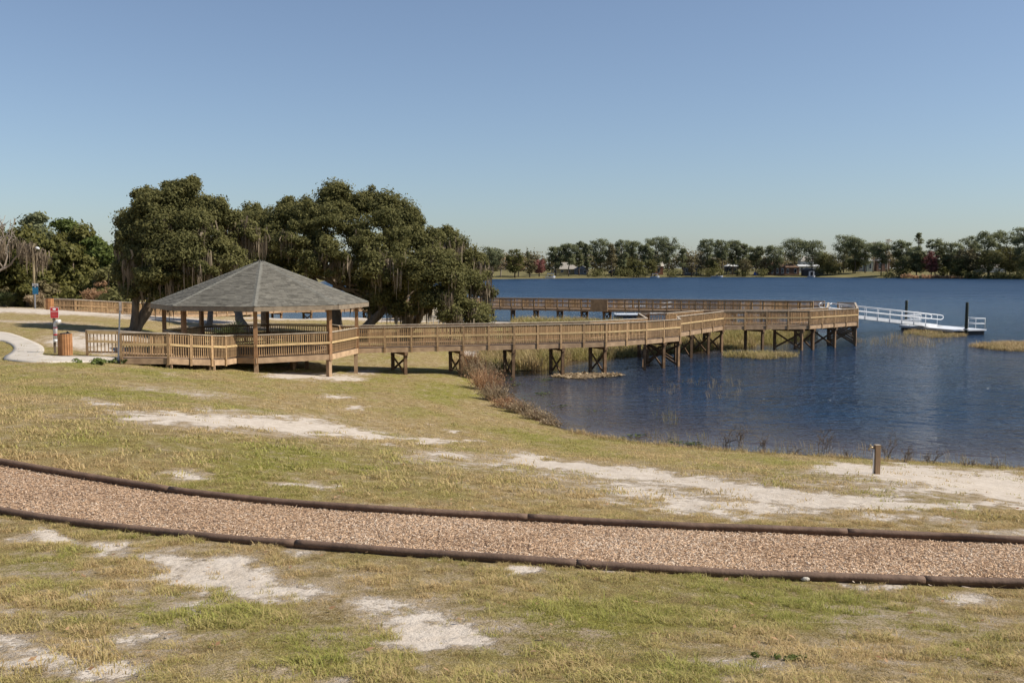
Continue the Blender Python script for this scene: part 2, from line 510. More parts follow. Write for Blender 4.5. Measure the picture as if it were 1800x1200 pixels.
def scatter(name, P, rot, scl, tone, idx, variants, label=None, cat=None, kind='stuff', parent=None):
    """many small plants or chips standing at the points P, as one object (geometry nodes)"""
    me = bpy.data.meshes.new(name)
    P = np.asarray(P, np.float32)
    me.vertices.add(len(P)); me.vertices.foreach_set('co', P.ravel())
    for nm, arr, ty in (('rot', rot, 'FLOAT_VECTOR'), ('scl', scl, 'FLOAT'), ('tone', tone, 'FLOAT'), ('idx', idx, 'INT')):
        at_ = me.attributes.new(nm, ty, 'POINT')
        at_.data.foreach_set('vector' if ty == 'FLOAT_VECTOR' else 'value', np.asarray(arr, np.int32 if ty == 'INT' else np.float32).ravel())
    o = bpy.data.objects.new(name, me); link(o, parent)
    col = bpy.data.collections.new(name + '_kinds')
    for v in variants:
        col.objects.link(v)
    ng = bpy.data.node_groups.new(name + '_scatter', 'GeometryNodeTree')
    ng.interface.new_socket('Geometry', in_out='INPUT', socket_type='NodeSocketGeometry')
    ng.interface.new_socket('Geometry', in_out='OUTPUT', socket_type='NodeSocketGeometry')
    N = ng.nodes; L = ng.links
    gi = N.new('NodeGroupInput'); go = N.new('NodeGroupOutput')
    ci = N.new('GeometryNodeCollectionInfo'); ci.inputs['Collection'].default_value = col
    ci.inputs['Separate Children'].default_value = True; ci.inputs['Reset Children'].default_value = True
    io = N.new('GeometryNodeInstanceOnPoints'); io.inputs['Pick Instance'].default_value = True
    def named(nm, ty):
        n = N.new('GeometryNodeInputNamedAttribute'); n.data_type = ty; n.inputs['Name'].default_value = nm
        return n.outputs['Attribute']
    er = N.new('FunctionNodeEulerToRotation')
    L.new(named('rot', 'FLOAT_VECTOR'), er.inputs[0])
    L.new(gi.outputs[0], io.inputs['Points']); L.new(ci.outputs[0], io.inputs['Instance'])
    L.new(named('idx', 'INT'), io.inputs['Instance Index']); L.new(er.outputs[0], io.inputs['Rotation'])
    L.new(named('scl', 'FLOAT'), io.inputs['Scale'])
    L.new(io.outputs[0], go.inputs[0])
    md = o.modifiers.new('scatter', 'NODES'); md.node_group = ng
    return tag(o, label, cat, None, kind)

# ------------------------------------------------------------------ ground, lake, paths
FAR_EDGE = [(-400, 752), (-150, 797), (0, 822), (150, 848), (300, 872), (450, 889), (600, 903), (750, 912), (900, 921), (1050, 929), (1200, 937), (1350, 943), (1500, 949), (1650, 956), (1800, 963), (1950, 970), (2200, 982), (3200, 1020)]
NEAR_EDGE = [(-400, 840), (-150, 880), (0, 903), (100, 920), (225, 934), (450, 957), (700, 976), (900, 990), (1100, 1003), (1350, 1018), (1600, 1027), (1800, 1033), (1950, 1038), (2200, 1048), (3200, 1085)]
fe_x, fe_y = zip(*FAR_EDGE); ne_x, ne_y = zip(*NEAR_EDGE)

SAND = [(380, 1030, 420, 80, 6, .34), (150, 1130, 330, 90, 0, .26), (720, 1095, 260, 70, 3, .32), (1250, 868, 420, 45, 5, .36), (1650, 855, 330, 40, 3, .36), (430, 748, 330, 26, 4, .3), (1500, 1120, 300, 70, 0, .24), (850, 810, 160, 20, 3, .34),
    # centre, half axes, tilt in degrees (image plane of the survey photograph), strength
    (410, 1015, 175, 36, 9, 1.0), (90, 945, 55, 14, 3, .8), (185, 968, 55, 12, 5, .7), (300, 985, 60, 12, 5, .8), (90, 1160, 100, 30, -4, .7), (200, 1178, 80, 22, 0, .65), (20, 1120, 50, 16, 0, .5),
    (250, 1122, 80, 18, -3, .6), (745, 1112, 120, 32, 3, .85), (640, 1060, 70, 18, 8, .65), (930, 997, 38, 8, 3, .9), (1105, 1005, 24, 6, 2, .8), (1535, 1026, 60, 7, 3, .7), (1680, 1052, 80, 14, 3, .55),
    (130, 1050, 40, 10, 2, .6), (1285, 1165, 90, 22, 0, .45), (1600, 1150, 110, 18, 3, .45), (850, 1190, 100, 20, 0, .35), (450, 1185, 90, 20, 0, .5), (600, 1195, 60, 12, 0, .6), (560, 968, 60, 7, 5, .45), (1750, 1090, 80, 15, 0, .4),
    (180, 708, 45, 6, 8, .7), (250, 730, 60, 6, 4, .7), (340, 737, 120, 11, 3, 1.0), (480, 745, 140, 14, 4, 1.0), (620, 761, 95, 11, 9, 1.0), (740, 772, 70, 5, 5, .8), (820, 776, 50, 3, 4, .5), (380, 722, 60, 4, 3, .5),
    (800, 803, 80, 12, 3, .6), (870, 815, 50, 7, 5, .65), (760, 798, 50, 6, 0, .5),
    (960, 812, 80, 11, 10, 1.0), (1060, 828, 90, 13, 9, 1.1), (1180, 842, 100, 15, 8, 1.1), (1310, 862, 110, 16, 8, 1.1), (1430, 876, 110, 14, 6, 1.1), (1560, 882, 120, 10, 3, 1.0), (1680, 884, 110, 9, 1, .8),
    (1120, 823, 60, 6, 3, .8), (1130, 862, 110, 20, 5, .75), (1280, 888, 120, 20, 4, .85), (1190, 893, 90, 14, 4, .6), (1430, 898, 90, 10, 3, .6), (1550, 905, 90, 12, 3, .5), (1100, 878, 60, 12, 5, .5),
    (1480, 822, 60, 8, 4, 1.0), (1600, 833, 170, 14, 3, 1.15), (1720, 850, 130, 22, 5, 1.1), (1790, 872, 90, 16, 4, 1.1), (1560, 850, 120, 8, 3, .55), (1650, 864, 110, 8, 3, .7), (1850, 890, 90, 14, 4, .9), (1780, 940, 90, 10, 3, .5), (1650, 915, 100, 9, 3, .45),
    (325, 832, 55, 12, 3, .65), (515, 850, 50, 9, 3, .6), (590, 858, 40, 7, 3, .5), (100, 730, 40, 5, 5, .3), (700, 890, 80, 8, 3, .35),
    (520, 660, 60, 6, 1, 1.0), (600, 664, 45, 6, 2, .9), (640, 654, 25, 5, 0, .7), (590, 696, 28, 3, 2, .8), (628, 716, 22, 2.5, 0, .8), (750, 746, 16, 2.2, 0, .8), (787, 757, 16, 2.4, 0, .8), (300, 657, 20, 3, 5, .4), (330, 690, 120, 8, 6, .35),
    (845, 621, 32, 4.5, 0, 1.3), (100, 548, 240, 5, 2, .85), (-60, 545, 120, 6, 0, .8), (320, 562, 160, 4.5, 3, .8), (60, 566, 120, 3, 2, .4), (200, 592, 70, 10, 3, .75), (135, 602, 60, 12, 3, .8), (185, 615, 40, 9, 3, .8),
    (560, 559, 140, 3.5, 0, 1.0), (720, 563, 90, 3, 0, .9), (400, 575, 90, 5, 0, .6), (850, 566, 80, 3, 0, .9)]
GREEN = [(1450, 1080, 220, 40, 4, .9), (1100, 1090, 200, 40, 0, .7), (330, 1080, 170, 50, -10, .9), (60, 1000, 90, 40, 5, .8), (130, 1100, 120, 30, 0, .5), (560, 1140, 120, 60, 0, .7), (1250, 1180, 120, 30, 0, .8),
         (1700, 1010, 150, 20, 0, .3), (620, 660, 200, 14, 0, .75), (780, 680, 60, 30, 0, .9), (500, 800, 200, 25, 3, .9), (220, 700, 220, 18, 6, .5), (250, 780, 260, 25, 3, .6), (1000, 780, 140, 14, 8, .8),
         (1350, 830, 160, 12, 6, .7), (1000, 860, 120, 12, 4, .4), (1600, 870, 120, 6, 3, .6), (260, 655, 70, 10, 5, .9), (150, 640, 60, 6, 0, .8), (900, 1130, 120, 30, 0, .5), (1700, 1150, 100, 40, 0, .7), (420, 640, 80, 10, 0, .6)]

def patches(px, py, LST):
    out = np.zeros_like(px)
    w_ = np.clip((py - 540) / 400, 0.08, 1.0)
    px, py = (px + 110 * w_ * (fbm(px / (90 * w_), py / (26 * w_), 201) - 0.5) + 40 * w_ * (fbm(px / (24 * w_), py / (9 * w_), 203) - 0.5),
              py + 34 * w_ * (fbm(px / (80 * w_), py / (24 * w_), 205) - 0.5) + 14 * w_ * (fbm(px / (20 * w_), py / (8 * w_), 207) - 0.5))
    for cx, cy, rx, ry, an, st in LST:
        t = math.radians(an); dx = px - cx; dy = py - cy
        u = (dx * math.cos(t) + dy * math.sin(t)) / rx; v = (-dx * math.sin(t) + dy * math.cos(t)) / ry
        out = np.maximum(out, st * np.clip(1.35 - np.sqrt(u * u + v * v), 0, 1))
    return out

def ground_fields(x, y, z):
    px, py = project(x, y, z)
    sand = patches(px, py, SAND)
    wob = (fbm(x * 1.7, y * 0.9, 21) - 0.5) * 0.55
    sand = np.clip(sand + wob * np.clip(sand * 2, 0, 1), 0, 1.2)
    green = 0.55 * patches(px, py, GREEN) + (fbm(x * 0.55, y * 0.4, 31) - 0.36) * 1.5
    return np.where(y > 0.3, sand, 0), np.clip(green, 0, 1), px, py

k_in = np.linspace(-0.74, 0.74, 500)
kk = np.concatenate([np.linspace(-2.2, -0.76, 26), k_in, np.linspace(0.76, 2.2, 26)])
rr = np.concatenate([np.geomspace(2.0, 152.0, 400), np.geomspace(154, 1500, 90)]) - 6.0
KX, RY = np.meshgrid(kk, rr)
GX = KX * (RY + 6.0); GY = RY
GZv = terrain(GX, GY)
nr, nc = GX.shape
I = np.arange(nr * nc).reshape(nr, nc)
quads = np.stack([I[:-1, :-1], I[:-1, 1:], I[1:, 1:], I[1:, :-1]], -1).reshape(-1, 4)
sand_v, green_v, _, _ = ground_fields(GX.ravel(), GY.ravel(), GZv.ravel())

mg = bpy.data.materials.new('ground'); MATS['ground'] = mg
nt, N, L, B = nodes_of(mg)
tc = N.new('ShaderNodeTexCoord'); ob = tc.outputs['Object']
mp = N.new('ShaderNodeMapping'); mp.inputs['Scale'].default_value = (1, 0.7, 1); L.new(ob, mp.inputs[0]); ov = mp.outputs[0]
n_big = noise_n(N, L, ov, 0.8, 5, 0.6); n_mid = noise_n(N, L, ov, 4.0, 6, 0.65); n_fine = noise_n(N, L, ov, 28.0, 4, 0.7); n_vf = noise_n(N, L, ov, 95.0, 3, 0.7)
thatch = mixc(N, L, ramp_n(N, L, n_mid, 0.32, 0.68), (0.30, 0.225, 0.10), (0.60, 0.475, 0.215))
green = mixc(N, L, ramp_n(N, L, n_fine, 0.3, 0.7), (0.215, 0.21, 0.042), (0.48, 0.445, 0.10))
ga = attr_n(N, 'green').outputs['Fac']
gm = math_n(N, L, 'ADD', ga, math_n(N, L, 'MULTIPLY', math_n(N, L, 'SUBTRACT', n_mid, 0.5), 1.6))
gm = math_n(N, L, 'ADD', gm, math_n(N, L, 'MULTIPLY', math_n(N, L, 'SUBTRACT', n_fine, 0.5), 0.9))
grassc = mixc(N, L, ramp_n(N, L, gm, 0.1, 0.75), thatch, green)
speck = ramp_n(N, L, n_vf, 0.35, 0.65)
grassc = mixc(N, L, speck, mixc(N, L, 1.0, grassc, (0.44, 0.38, 0.30), 'MULTIPLY'), grassc)
sandc = mixc(N, L, ramp_n(N, L, n_mid, 0.3, 0.7), (0.43, 0.36, 0.285), (0.59, 0.52, 0.44))
sandc = mixc(N, L, ramp_n(N, L, n_vf, 0.28, 0.42), (0.30, 0.25, 0.20), sandc)
sa = attr_n(N, 'sand').outputs['Fac']
sm = math_n(N, L, 'ADD', math_n(N, L, 'MULTIPLY', sa, 1.32), math_n(N, L, 'MULTIPLY', math_n(N, L, 'SUBTRACT', n_mid, 0.5), 1.9))
sm = math_n(N, L, 'ADD', sm, math_n(N, L, 'MULTIPLY', math_n(N, L, 'SUBTRACT', n_big, 0.5), 0.8))
sm = math_n(N, L, 'ADD', sm, math_n(N, L, 'MULTIPLY', math_n(N, L, 'SUBTRACT', n_fine, 0.5), 1.25))
sm = math_n(N, L, 'ADD', sm, math_n(N, L, 'MULTIPLY', math_n(N, L, 'SUBTRACT', n_vf, 0.5), 0.7))
smk = ramp_n(N, L, sm, 0.40, 0.72)
dead = mixc(N, L, ramp_n(N, L, n_fine, 0.3, 0.7), (0.17, 0.105, 0.06), (0.40, 0.28, 0.165))
n_pat = noise_n(N, L, ov, 1.7, 5, 0.65)
grassc = mixc(N, L, math_n(N, L, 'MULTIPLY', ramp_n(N, L, n_pat, 0.52, 0.66), 0.6), grassc, dead)
tansand = mixc(N, L, ramp_n(N, L, n_vf, 0.35, 0.62), (0.29, 0.21, 0.125), (0.56, 0.44, 0.30))
grassc = mixc(N, L, math_n(N, L, 'MULTIPLY', ramp_n(N, L, sm, 0.02, 0.42), 0.9), grassc, tansand)
col = mixc(N, L, smk, grassc, sandc)
# wet mud below and just above the water
sep = N.new('ShaderNodeSeparateXYZ'); L.new(ob, sep.inputs[0])
wet = ramp_n(N, L, math_n(N, L, 'ADD', sep.outputs['Z'], math_n(N, L, 'MULTIPLY', n_mid, 0.06)), 0.10, 0.03)
col = mixc(N, L, wet, col, (0.05, 0.036, 0.022))
fs = ramp_n(N, L, sep.outputs['Y'], 380, 420)
lawn = mixc(N, L, ramp_n(N, L, noise_n(N, L, ob, 0.05, 4), 0.35, 0.65), (0.12, 0.105, 0.045), (0.20, 0.17, 0.075))
col = mixc(N, L, fs, col, lawn)
L.new(col, B.inputs['Base Color'])
B.inputs['Roughness'].default_value = 0.95; B.inputs['Specular IOR Level'].default_value = 0.1
hb = math_n(N, L, 'ADD', math_n(N, L, 'MULTIPLY', n_fine, 1.0), math_n(N, L, 'MULTIPLY', n_vf, 0.5))
hb = math_n(N, L, 'MULTIPLY', hb, math_n(N, L, 'SUBTRACT', 1.25, smk))
hb = math_n(N, L, 'ADD', hb, math_n(N, L, 'MULTIPLY', noise_n(N, L, ov, 9.0, 3, 0.6), math_n(N, L, 'MULTIPLY', smk, 0.6)))
bn = N.new('ShaderNodeBump'); bn.inputs['Strength'].default_value = 1.0; bn.inputs['Distance'].default_value = 0.05
L.new(hb, bn.inputs['Height']); L.new(bn.outputs[0], B.inputs['Normal'])

V = np.stack([GX.ravel(), GY.ravel(), GZv.ravel()], -1)
ground = mesh_obj('ground', np_mesh('ground', V, quads, mat='ground', attrs={'sand': ('POINT', sand_v), 'green': ('POINT', green_v)}, smooth_sh=True))
tag(ground, 'patchy winter grass and pale sand sloping down to the lake', 'ground', kind='structure')

# water: one sheet, tinted by how deep it is over the brown bottom
wk = np.linspace(-1.6, 1.6, 260)
wr = np.concatenate([np.geomspace(22, 150, 170), np.geomspace(156, 1100, 40)])
WKx, WR = np.meshgrid(wk, wr)
WX = WKx * WR
depth = -terrain(WX, WR)
Iw = np.arange(WX.size).reshape(WX.shape)
wq = np.stack([Iw[:-1, :-1], Iw[:-1, 1:], Iw[1:, 1:], Iw[1:, :-1]], -1).reshape(-1, 4)
mw = bpy.data.materials.new('lake_water'); MATS['water'] = mw
nt, N, L, B = nodes_of(mw)
tc = N.new('ShaderNodeTexCoord'); ob = tc.outputs['Object']
def wv(sx, sy, rz, scale, det):
    mp_ = N.new('ShaderNodeMapping'); mp_.inputs['Scale'].default_value = (sx, sy, 1); mp_.inputs['Rotation'].default_value = (0, 0, rz)
    L.new(ob, mp_.inputs[0])
    return noise_n(N, L, mp_.outputs[0], scale, det, 0.6)
shal = ramp_n(N, L, attr_n(N, 'depth').outputs['Fac'], 0.75, 0.1)
nb = noise_n(N, L, ob, 0.25, 4)
deepc = mixc(N, L, ramp_n(N, L, nb, 0.35, 0.65), (0.006, 0.027, 0.064), (0.009, 0.035, 0.080))
col = mixc(N, L, shal, deepc, (0.060, 0.040, 0.026))
L.new(col, B.inputs['Base Color'])
B.inputs['IOR'].default_value = 1.33
B.inputs['Specular IOR Level'].default_value = 0.36
w1 = wv(0.75, 1.0, 0.35, 1.9, 3); w2 = wv(0.7, 1.0, -0.25, 6.0, 3); w3 = wv(0.8, 1.0, 0.1, 0.12, 3); w0 = wv(0.45, 1.0, 0.2, 0.6, 4); w00 = wv(0.4, 1.0, 0.1, 0.13, 4)
calm = ramp_n(N, L, attr_n(N, 'depth').outputs['Fac'], 0.15, 1.15)
amp = math_n(N, L, 'ADD', math_n(N, L, 'MULTIPLY', calm, 0.85), 0.10)
h = math_n(N, L, 'ADD', math_n(N, L, 'MULTIPLY', w1, 0.60), math_n(N, L, 'MULTIPLY', w2, 0.16))
h = math_n(N, L, 'ADD', h, math_n(N, L, 'ADD', math_n(N, L, 'MULTIPLY', w0, 0.55), math_n(N, L, 'MULTIPLY', w00, 0.25)))
h = math_n(N, L, 'MULTIPLY', h, amp)
h = math_n(N, L, 'MULTIPLY', h, math_n(N, L, 'ADD', 0.72, math_n(N, L, 'MULTIPLY', ramp_n(N, L, w3, 0.35, 0.65), 0.5)))
bn = N.new('ShaderNodeBump'); bn.inputs['Strength'].default_value = 1.0; bn.inputs['Distance'].default_value = 1.0
L.new(h, bn.inputs['Height']); L.new(bn.outputs[0], B.inputs['Normal'])
sw = N.new('ShaderNodeSeparateXYZ'); L.new(ob, sw.inputs[0])
unres = ramp_n(N, L, sw.outputs['Y'], 60, 260)      # chop too small to resolve far out
rg = math_n(N, L, 'ADD', math_n(N, L, 'MULTIPLY', calm, 0.07), 0.03)
L.new(math_n(N, L, 'ADD', rg, math_n(N, L, 'MULTIPLY', unres, math_n(N, L, 'ADD', 0.14, math_n(N, L, 'MULTIPLY', w00, 0.22)))), B.inputs['Roughness'])
water = mesh_obj('lake_water', np_mesh('lake_water', np.stack([WX.ravel(), WR.ravel(), np.zeros(WX.size)], -1), wq, mat='water', attrs={'depth': ('POINT', depth.ravel())}, smooth_sh=True))
tag(water, 'dark blue wind-rippled lake', 'lake', kind='structure')

# mulch path between the two edgings
def edge_line(LST, n=200, x0=-380, x1=3000):
    xs_ = np.linspace(x0, x1, n); ys_ = np.interp(xs_, [p[0] for p in LST], [p[1] for p in LST])
    ker = np.array([1, 4, 6, 4, 1]) / 16.0
    ysp = np.convolve(np.pad(ys_, 2, mode='edge'), ker, 'valid')
    return [onland(x_, y_) for x_, y_ in zip(xs_, ysp)]
far_pts = edge_line(FAR_EDGE); near_pts = edge_line(NEAR_EDGE)
def smooth_line(P, k=4):
    A = np.array([tuple(p) for p in P])
    for _ in range(k):
        A[1:-1] = (A[:-2] + 2 * A[1:-1] + A[2:]) / 4
    return [Vector(p) for p in A]
far_pts = smooth_line(far_pts, 6); near_pts = smooth_line(near_pts, 6)
mm = bpy.data.materials.new('mulch'); MATS['mulch'] = mm
nt, N, L, B = nodes_of(mm)
tc = N.new('ShaderNodeTexCoord'); ob = tc.outputs['Object']
vo = N.new('ShaderNodeTexVoronoi'); vo.inputs['Scale'].default_value = 34.0; L.new(ob, vo.inputs['Vector'])
sp_ = N.new('ShaderNodeSeparateXYZ'); L.new(vo.outputs['Color'], sp_.inputs[0])
c = mixc(N, L, sp_.outputs[0], (0.16, 0.10, 0.065), (0.46, 0.32, 0.215))
L.new(c, B.inputs['Base Color']); B.inputs['Roughness'].default_value = 0.95; B.inputs['Specular IOR Level'].default_value = 0.1
bn = N.new('ShaderNodeBump'); bn.inputs['Strength'].default_value = 0.8; bn.inputs['Distance'].default_value = 0.02
L.new(vo.outputs['Distance'], bn.inputs['Height']); L.new(bn.outputs[0], B.inputs['Normal'])
nac = 13
MV = []
for p, q in zip(near_pts, far_pts):
    for j in range(nac):
        t = j / (nac - 1); v = p.lerp(q, t)
        MV.append((v.x, v.y, v.z))
MV = np.array(MV); MV[:, 2] = np.maximum(MV[:, 2], terrain(MV[:, 0], MV[:, 1])) + 0.03 + 0.02 * (fbm(MV[:, 0] * 3, MV[:, 1] * 3, 5) - 0.5)
Im = np.arange(len(MV)).reshape(len(near_pts), nac)
mq = np.stack([Im[:-1, :-1], Im[1:, :-1], Im[1:, 1:], Im[:-1, 1:]], -1).reshape(-1, 4)
mulch = mesh_obj('mulch_path', np_mesh('mulch_path', MV, mq, mat='mulch', smooth_sh=True))
tag(mulch, 'tan wood-chip walking path crossing the foreground between dark edgings', 'path', kind='structure')

def edging(name, P, label, cuts, low, high):
    root = thing(name, P[len(P) // 2], label, 'edging', 'dark edgings along the wood-chip path')
    prof = [(-0.024, -0.12), (-0.024, high - 0.06), (-0.040, high - 0.045), (-0.040, high - 0.02), (-0.022, high - 0.003), (0.0, high), (0.022, high - 0.003), (0.040, high - 0.02), (0.040, high - 0.045), (0.024, high - 0.06), (0.024, -0.12)]
    cuts = [0] + cuts + [len(P) - 1]
    for a_, b_ in zip(cuts[:-1], cuts[1:]):
        mb = MB(); seg = P[a_:b_ + 1]; rings = []
        dzr = random.uniform(-0.0015, 0.0015)
        for i, p in enumerate(seg):
            d = (seg[min(i + 1, len(seg) - 1)] - seg[max(i - 1, 0)]); d.z = 0; d.normalize(); nrm = Vector((-d.y, d.x, 0))
            sh = d * (0.002 if i == 0 else (-0.002 if i == len(seg) - 1 else 0))
            lean = 0.25 * (vnoise(np.array([p.x * 0.8]), np.array([3.3]), 5)[0] - 0.5)
            wob_ = 0.02 * (vnoise(np.array([p.x * 1.1]), np.array([7.3]), 8)[0] - 0.5)
            rings.append([p + sh + nrm * (o_ + lean * z_ * 0.3) + Vector((0, 0, z_ + dzr + low + wob_)) for o_, z_ in prof])
        m_ = len(prof); vv = [v for r_ in rings for v in r_]; ff = []
        for i in range(len(rings) - 1):
            for k in range(m_):
                ff.append((i * m_ + k, (i + 1) * m_ + k, (i + 1) * m_ + (k + 1) % m_, i * m_ + (k + 1) % m_))
        ff.append(tuple(range(m_))); ff.append(tuple(range((len(rings) - 1) * m_, len(rings) * m_))[::-1])
        mb.add(vv, ff); es = mb.build('edging_strip', 'edging', root, smooth_sh=True)
        for pg in list(es.data.polygons)[-2:]:
            pg.use_smooth = False
    return root
def cut_at(px):
    return int(round((px + 380) / 3380 * 199))
edging('path_edging', far_pts, 'dark brown edging strip along the lake side of the wood-chip path', [cut_at(x_) for x_ in (300, 930, 1480)], 0.0, 0.118)
edging('path_edging', near_pts, 'dark brown edging strip along the near, grassy side of the wood-chip path', [cut_at(x_) for x_ in (520, 1010, 1620)], 0.0, 0.072)

# concrete walk on the left
CW = [((-160, 584), (-160, 601)), ((-60, 583), (-60, 600)), ((0, 583), (0, 599)), ((25, 588), (12, 602.5)), ((45, 595.5), (21, 607)), ((67, 604.5), (26, 613.5)), ((79, 612), (18, 622)), ((77, 620), (4, 630)),
      ((74, 624), (10, 634.5)), ((78, 626), (45, 637)), ((105, 628), (90, 638)), ((144, 626.5), (150, 637.5)), ((175, 628), (180, 637)), ((213, 629), (213, 636))]
A_ = [onland(*c_[0]) for c_ in CW]; B_ = [onland(*c_[1]) for c_ in CW]
def dens(P, n=5):
    out = []
    for i in range(len(P) - 1):
        for k in range(n):
            out.append(P[i].lerp(P[i + 1], k / n))
    return smooth_line(out + [P[-1]], 6)
A_ = dens(A_); B_ = dens(B_)
CV = []
for p, q in zip(A_, B_):
    for j in range(7):
        v = p.lerp(q, j / 6); CV.append((v.x, v.y, v.z))
CV = np.array(CV); base_z = terrain(CV[:, 0], CV[:, 1]); CV[:, 2] = np.maximum(CV[:, 2], base_z) + 0.045
nn = len(A_); Ic = np.arange(len(CV)).reshape(nn, 7)
cq = list(np.stack([Ic[:-1, :-1], Ic[:-1, 1:], Ic[1:, 1:], Ic[1:, :-1]], -1).reshape(-1, 4))
lowv = CV.copy(); lowv[:, 2] -= 0.25; off = len(CV)
for i in range(nn - 1):
    cq.append((Ic[i, 0], Ic[i + 1, 0], Ic[i + 1, 0] + off, Ic[i, 0] + off)); cq.append((Ic[i + 1, 6], Ic[i, 6], Ic[i, 6] + off, Ic[i + 1, 6] + off))
walk = mesh_obj('concrete_footpath', np_mesh('concrete_footpath', np.r_[CV, lowv], cq, mat='concrete'))
tag(walk, 'pale curving concrete footpath leading to the gazebo ramp', 'footpath', kind='structure')

# ------------------------------------------------------------------ grass, chips
def blades(n, h, w, spread, lean, seed, seg=2):
    r = np.random.default_rng(seed); V = []; T = []; tint = []
    for i in range(n):
        a_ = r.uniform(0, 6.283); rad = spread * math.sqrt(r.uniform()); bx_, by_ = rad * math.cos(a_), rad * math.sin(a_)
        d = r.uniform(0, 6.283); hh = h * r.uniform(0.55, 1.2); ln = lean * r.uniform(0.3, 1.3) * hh; wd = w * r.uniform(0.7, 1.3)
        t_ = r.uniform()
        sx, sy = -math.sin(d), math.cos(d); n0 = len(V)
        V += [(bx_ - sx * wd / 2, by_ - sy * wd / 2, -0.01), (bx_ + sx * wd / 2, by_ + sy * wd / 2, -0.01)]
        mx_, my_ = bx_ + math.cos(d) * ln * 0.35, by_ + math.sin(d) * ln * 0.35
        V += [(mx_ - sx * wd * 0.4, my_ - sy * wd * 0.4, hh * 0.6), (mx_ + sx * wd * 0.4, my_ + sy * wd * 0.4, hh * 0.6)]
        V.append((bx_ + math.cos(d) * ln, by_ + math.sin(d) * ln, hh * (1 - 0.25 * min(1, lean))))
        T += [(n0, n0 + 1, n0 + 3), (n0, n0 + 3, n0 + 2), (n0 + 2, n0 + 3, n0 + 4)]; tint += [t_] * 3
    return V, T, tint
def blade_obj(nm, mat, *args):
    V_, T_, t_ = blades(*args)
    return bpy.data.objects.new(nm, np_mesh(nm, V_, None, T_, mat, {'tint': ('FACE', t_)}))

inst_leaf_mat('lawn_blade', (0.60, 0.45, 0.225), (0.34, 0.36, 0.072), (0.44, 0.31, 0.155), 0.38)
lawn_kinds = [blade_obj('lawn_%d' % i, 'lawn_blade', 18, 0.036, 0.0052, 0.08, (0.9, 2.2, 1.4, 2.6, 1.8)[i], 40 + i) for i in range(5)]
tuft_kinds = [blade_obj('tuft_%d' % i, 'lawn_blade', 46, 0.062, 0.0055, 0.07, 1.3, 140 + i) for i in range(3)]
mid_kinds = [blade_obj('midlawn_%d' % i, 'lawn_blade', 18, 0.036, 0.010, 0.16, 1.9, 60 + i) for i in range(4)]

def make_points(n, ylo, yhi, kmax, power=2.0):
    u = rng.uniform(size=n)
    y = (ylo ** power + u * (yhi ** power - ylo ** power)) ** (1 / power)
    x = rng.uniform(-kmax, kmax, n) * y
    return x, y
def lawn_points(n, ylo, yhi, kmax=0.56, power=2.0):
    x, y = make_points(n, ylo, yhi, kmax, power)
    z = terrain(x, y)
    s_, g_, px, py = ground_fields(x, y, z)
    nz = fbm(x * 4, y * 3, 55)
    keep = (s_ + (nz - 0.5) * 1.5 < rng.uniform(0.0, 0.52, n)) | (rng.uniform(size=n) < 0.02)
    keep &= ~((py < np.interp(px, ne_x, ne_y) + 1) & (py > np.interp(px, fe_x, fe_y) - 9))
    keep &= z > 0.06
    keep &= rng.uniform(size=n) < 0.35 + 1.1 * fbm(x * 1.5, y * 1.2, 77)
    return x[keep], y[keep], z[keep], g_[keep]
def put_grass(name, x, y, z, g, kinds, s0, s1, label):
    n = len(x)
    rot = np.stack([rng.normal(0, 0.12, n), rng.normal(0, 0.12, n), rng.uniform(0, 6.28, n)], -1)
    tone = np.clip(g * 1.6 + rng.normal(0, 0.28, n) - 0.08, 0, 1)
    clump = np.clip((fbm(x * 5.0, y * 4.0, 91) - 0.37) * 4.0, 0.18, 1.35)
    return scatter(name, np.stack([x, y, z], -1), rot, rng.uniform(s0, s1, n) * clump, tone, rng.integers(0, len(kinds), n), kinds, label, 'grass')
x, y, z, g = lawn_points(90000, 3.9, 13.5, 0.60, 1.6)
grass_near = put_grass('grass', x, y, z, g, lawn_kinds, 0.45, 0.95, 'short straw and green grass around the wood-chip path')
x, y, z, g = lawn_points(5200, 3.9, 16.0, 0.60, 1.5)
put_grass('grass', x, y, z, np.clip(g - 0.1, 0, 1), tuft_kinds, 0.4, 0.8, 'scattered taller tufts standing in the short grass and sand')
x, y, z, g = lawn_points(70000, 12.0, 52.0, 0.56, 1.25)
grass_mid = put_grass('grass', x, y, z, g, mid_kinds, 0.7, 1.4, 'mown patchy grass on the slope down to the gazebo and shore')

chip_kinds = []
for i in range(4):
    r = np.random.default_rng(90 + i); mbs = []
    V_ = []; Q_ = []
    l_, w_, h_ = [(0.055, 0.010, 0.003), (0.04, 0.013, 0.003), (0.075, 0.007, 0.003), (0.03, 0.010, 0.004)][i]
    for zz in (0, h_):
        V_ += [(-l_ / 2, -w_ / 2 * 0.6, zz), (l_ / 2, -w_ / 2, zz + 0.004), (l_ / 2 * 0.9, w_ / 2, zz), (-l_ / 2, w_ / 2 * 0.8, zz + 0.003)]
    Q_ = [(3, 2, 1, 0), (4, 5, 6, 7), (0, 1, 5, 4), (1, 2, 6, 5), (2, 3, 7, 6), (3, 0, 4, 7)]
    chip_kinds.append(bpy.data.objects.new('chip_%d' % i, np_mesh('chip_%d' % i, V_, Q_, None, None)))
mc = bpy.data.materials.new('wood_chip'); MATS['wood_chip'] = mc
nt, N, L, B = nodes_of(mc)
t = attr_n(N, 'tone', 'INSTANCER').outputs['Fac']
cr = N.new('ShaderNodeValToRGB'); L.new(t, cr.inputs[0])
els = cr.color_ramp.elements
els[0].position = 0.0; els[0].color = (0.24, 0.15, 0.095, 1); els[1].position = 1.0; els[1].color = (0.82, 0.68, 0.53, 1)
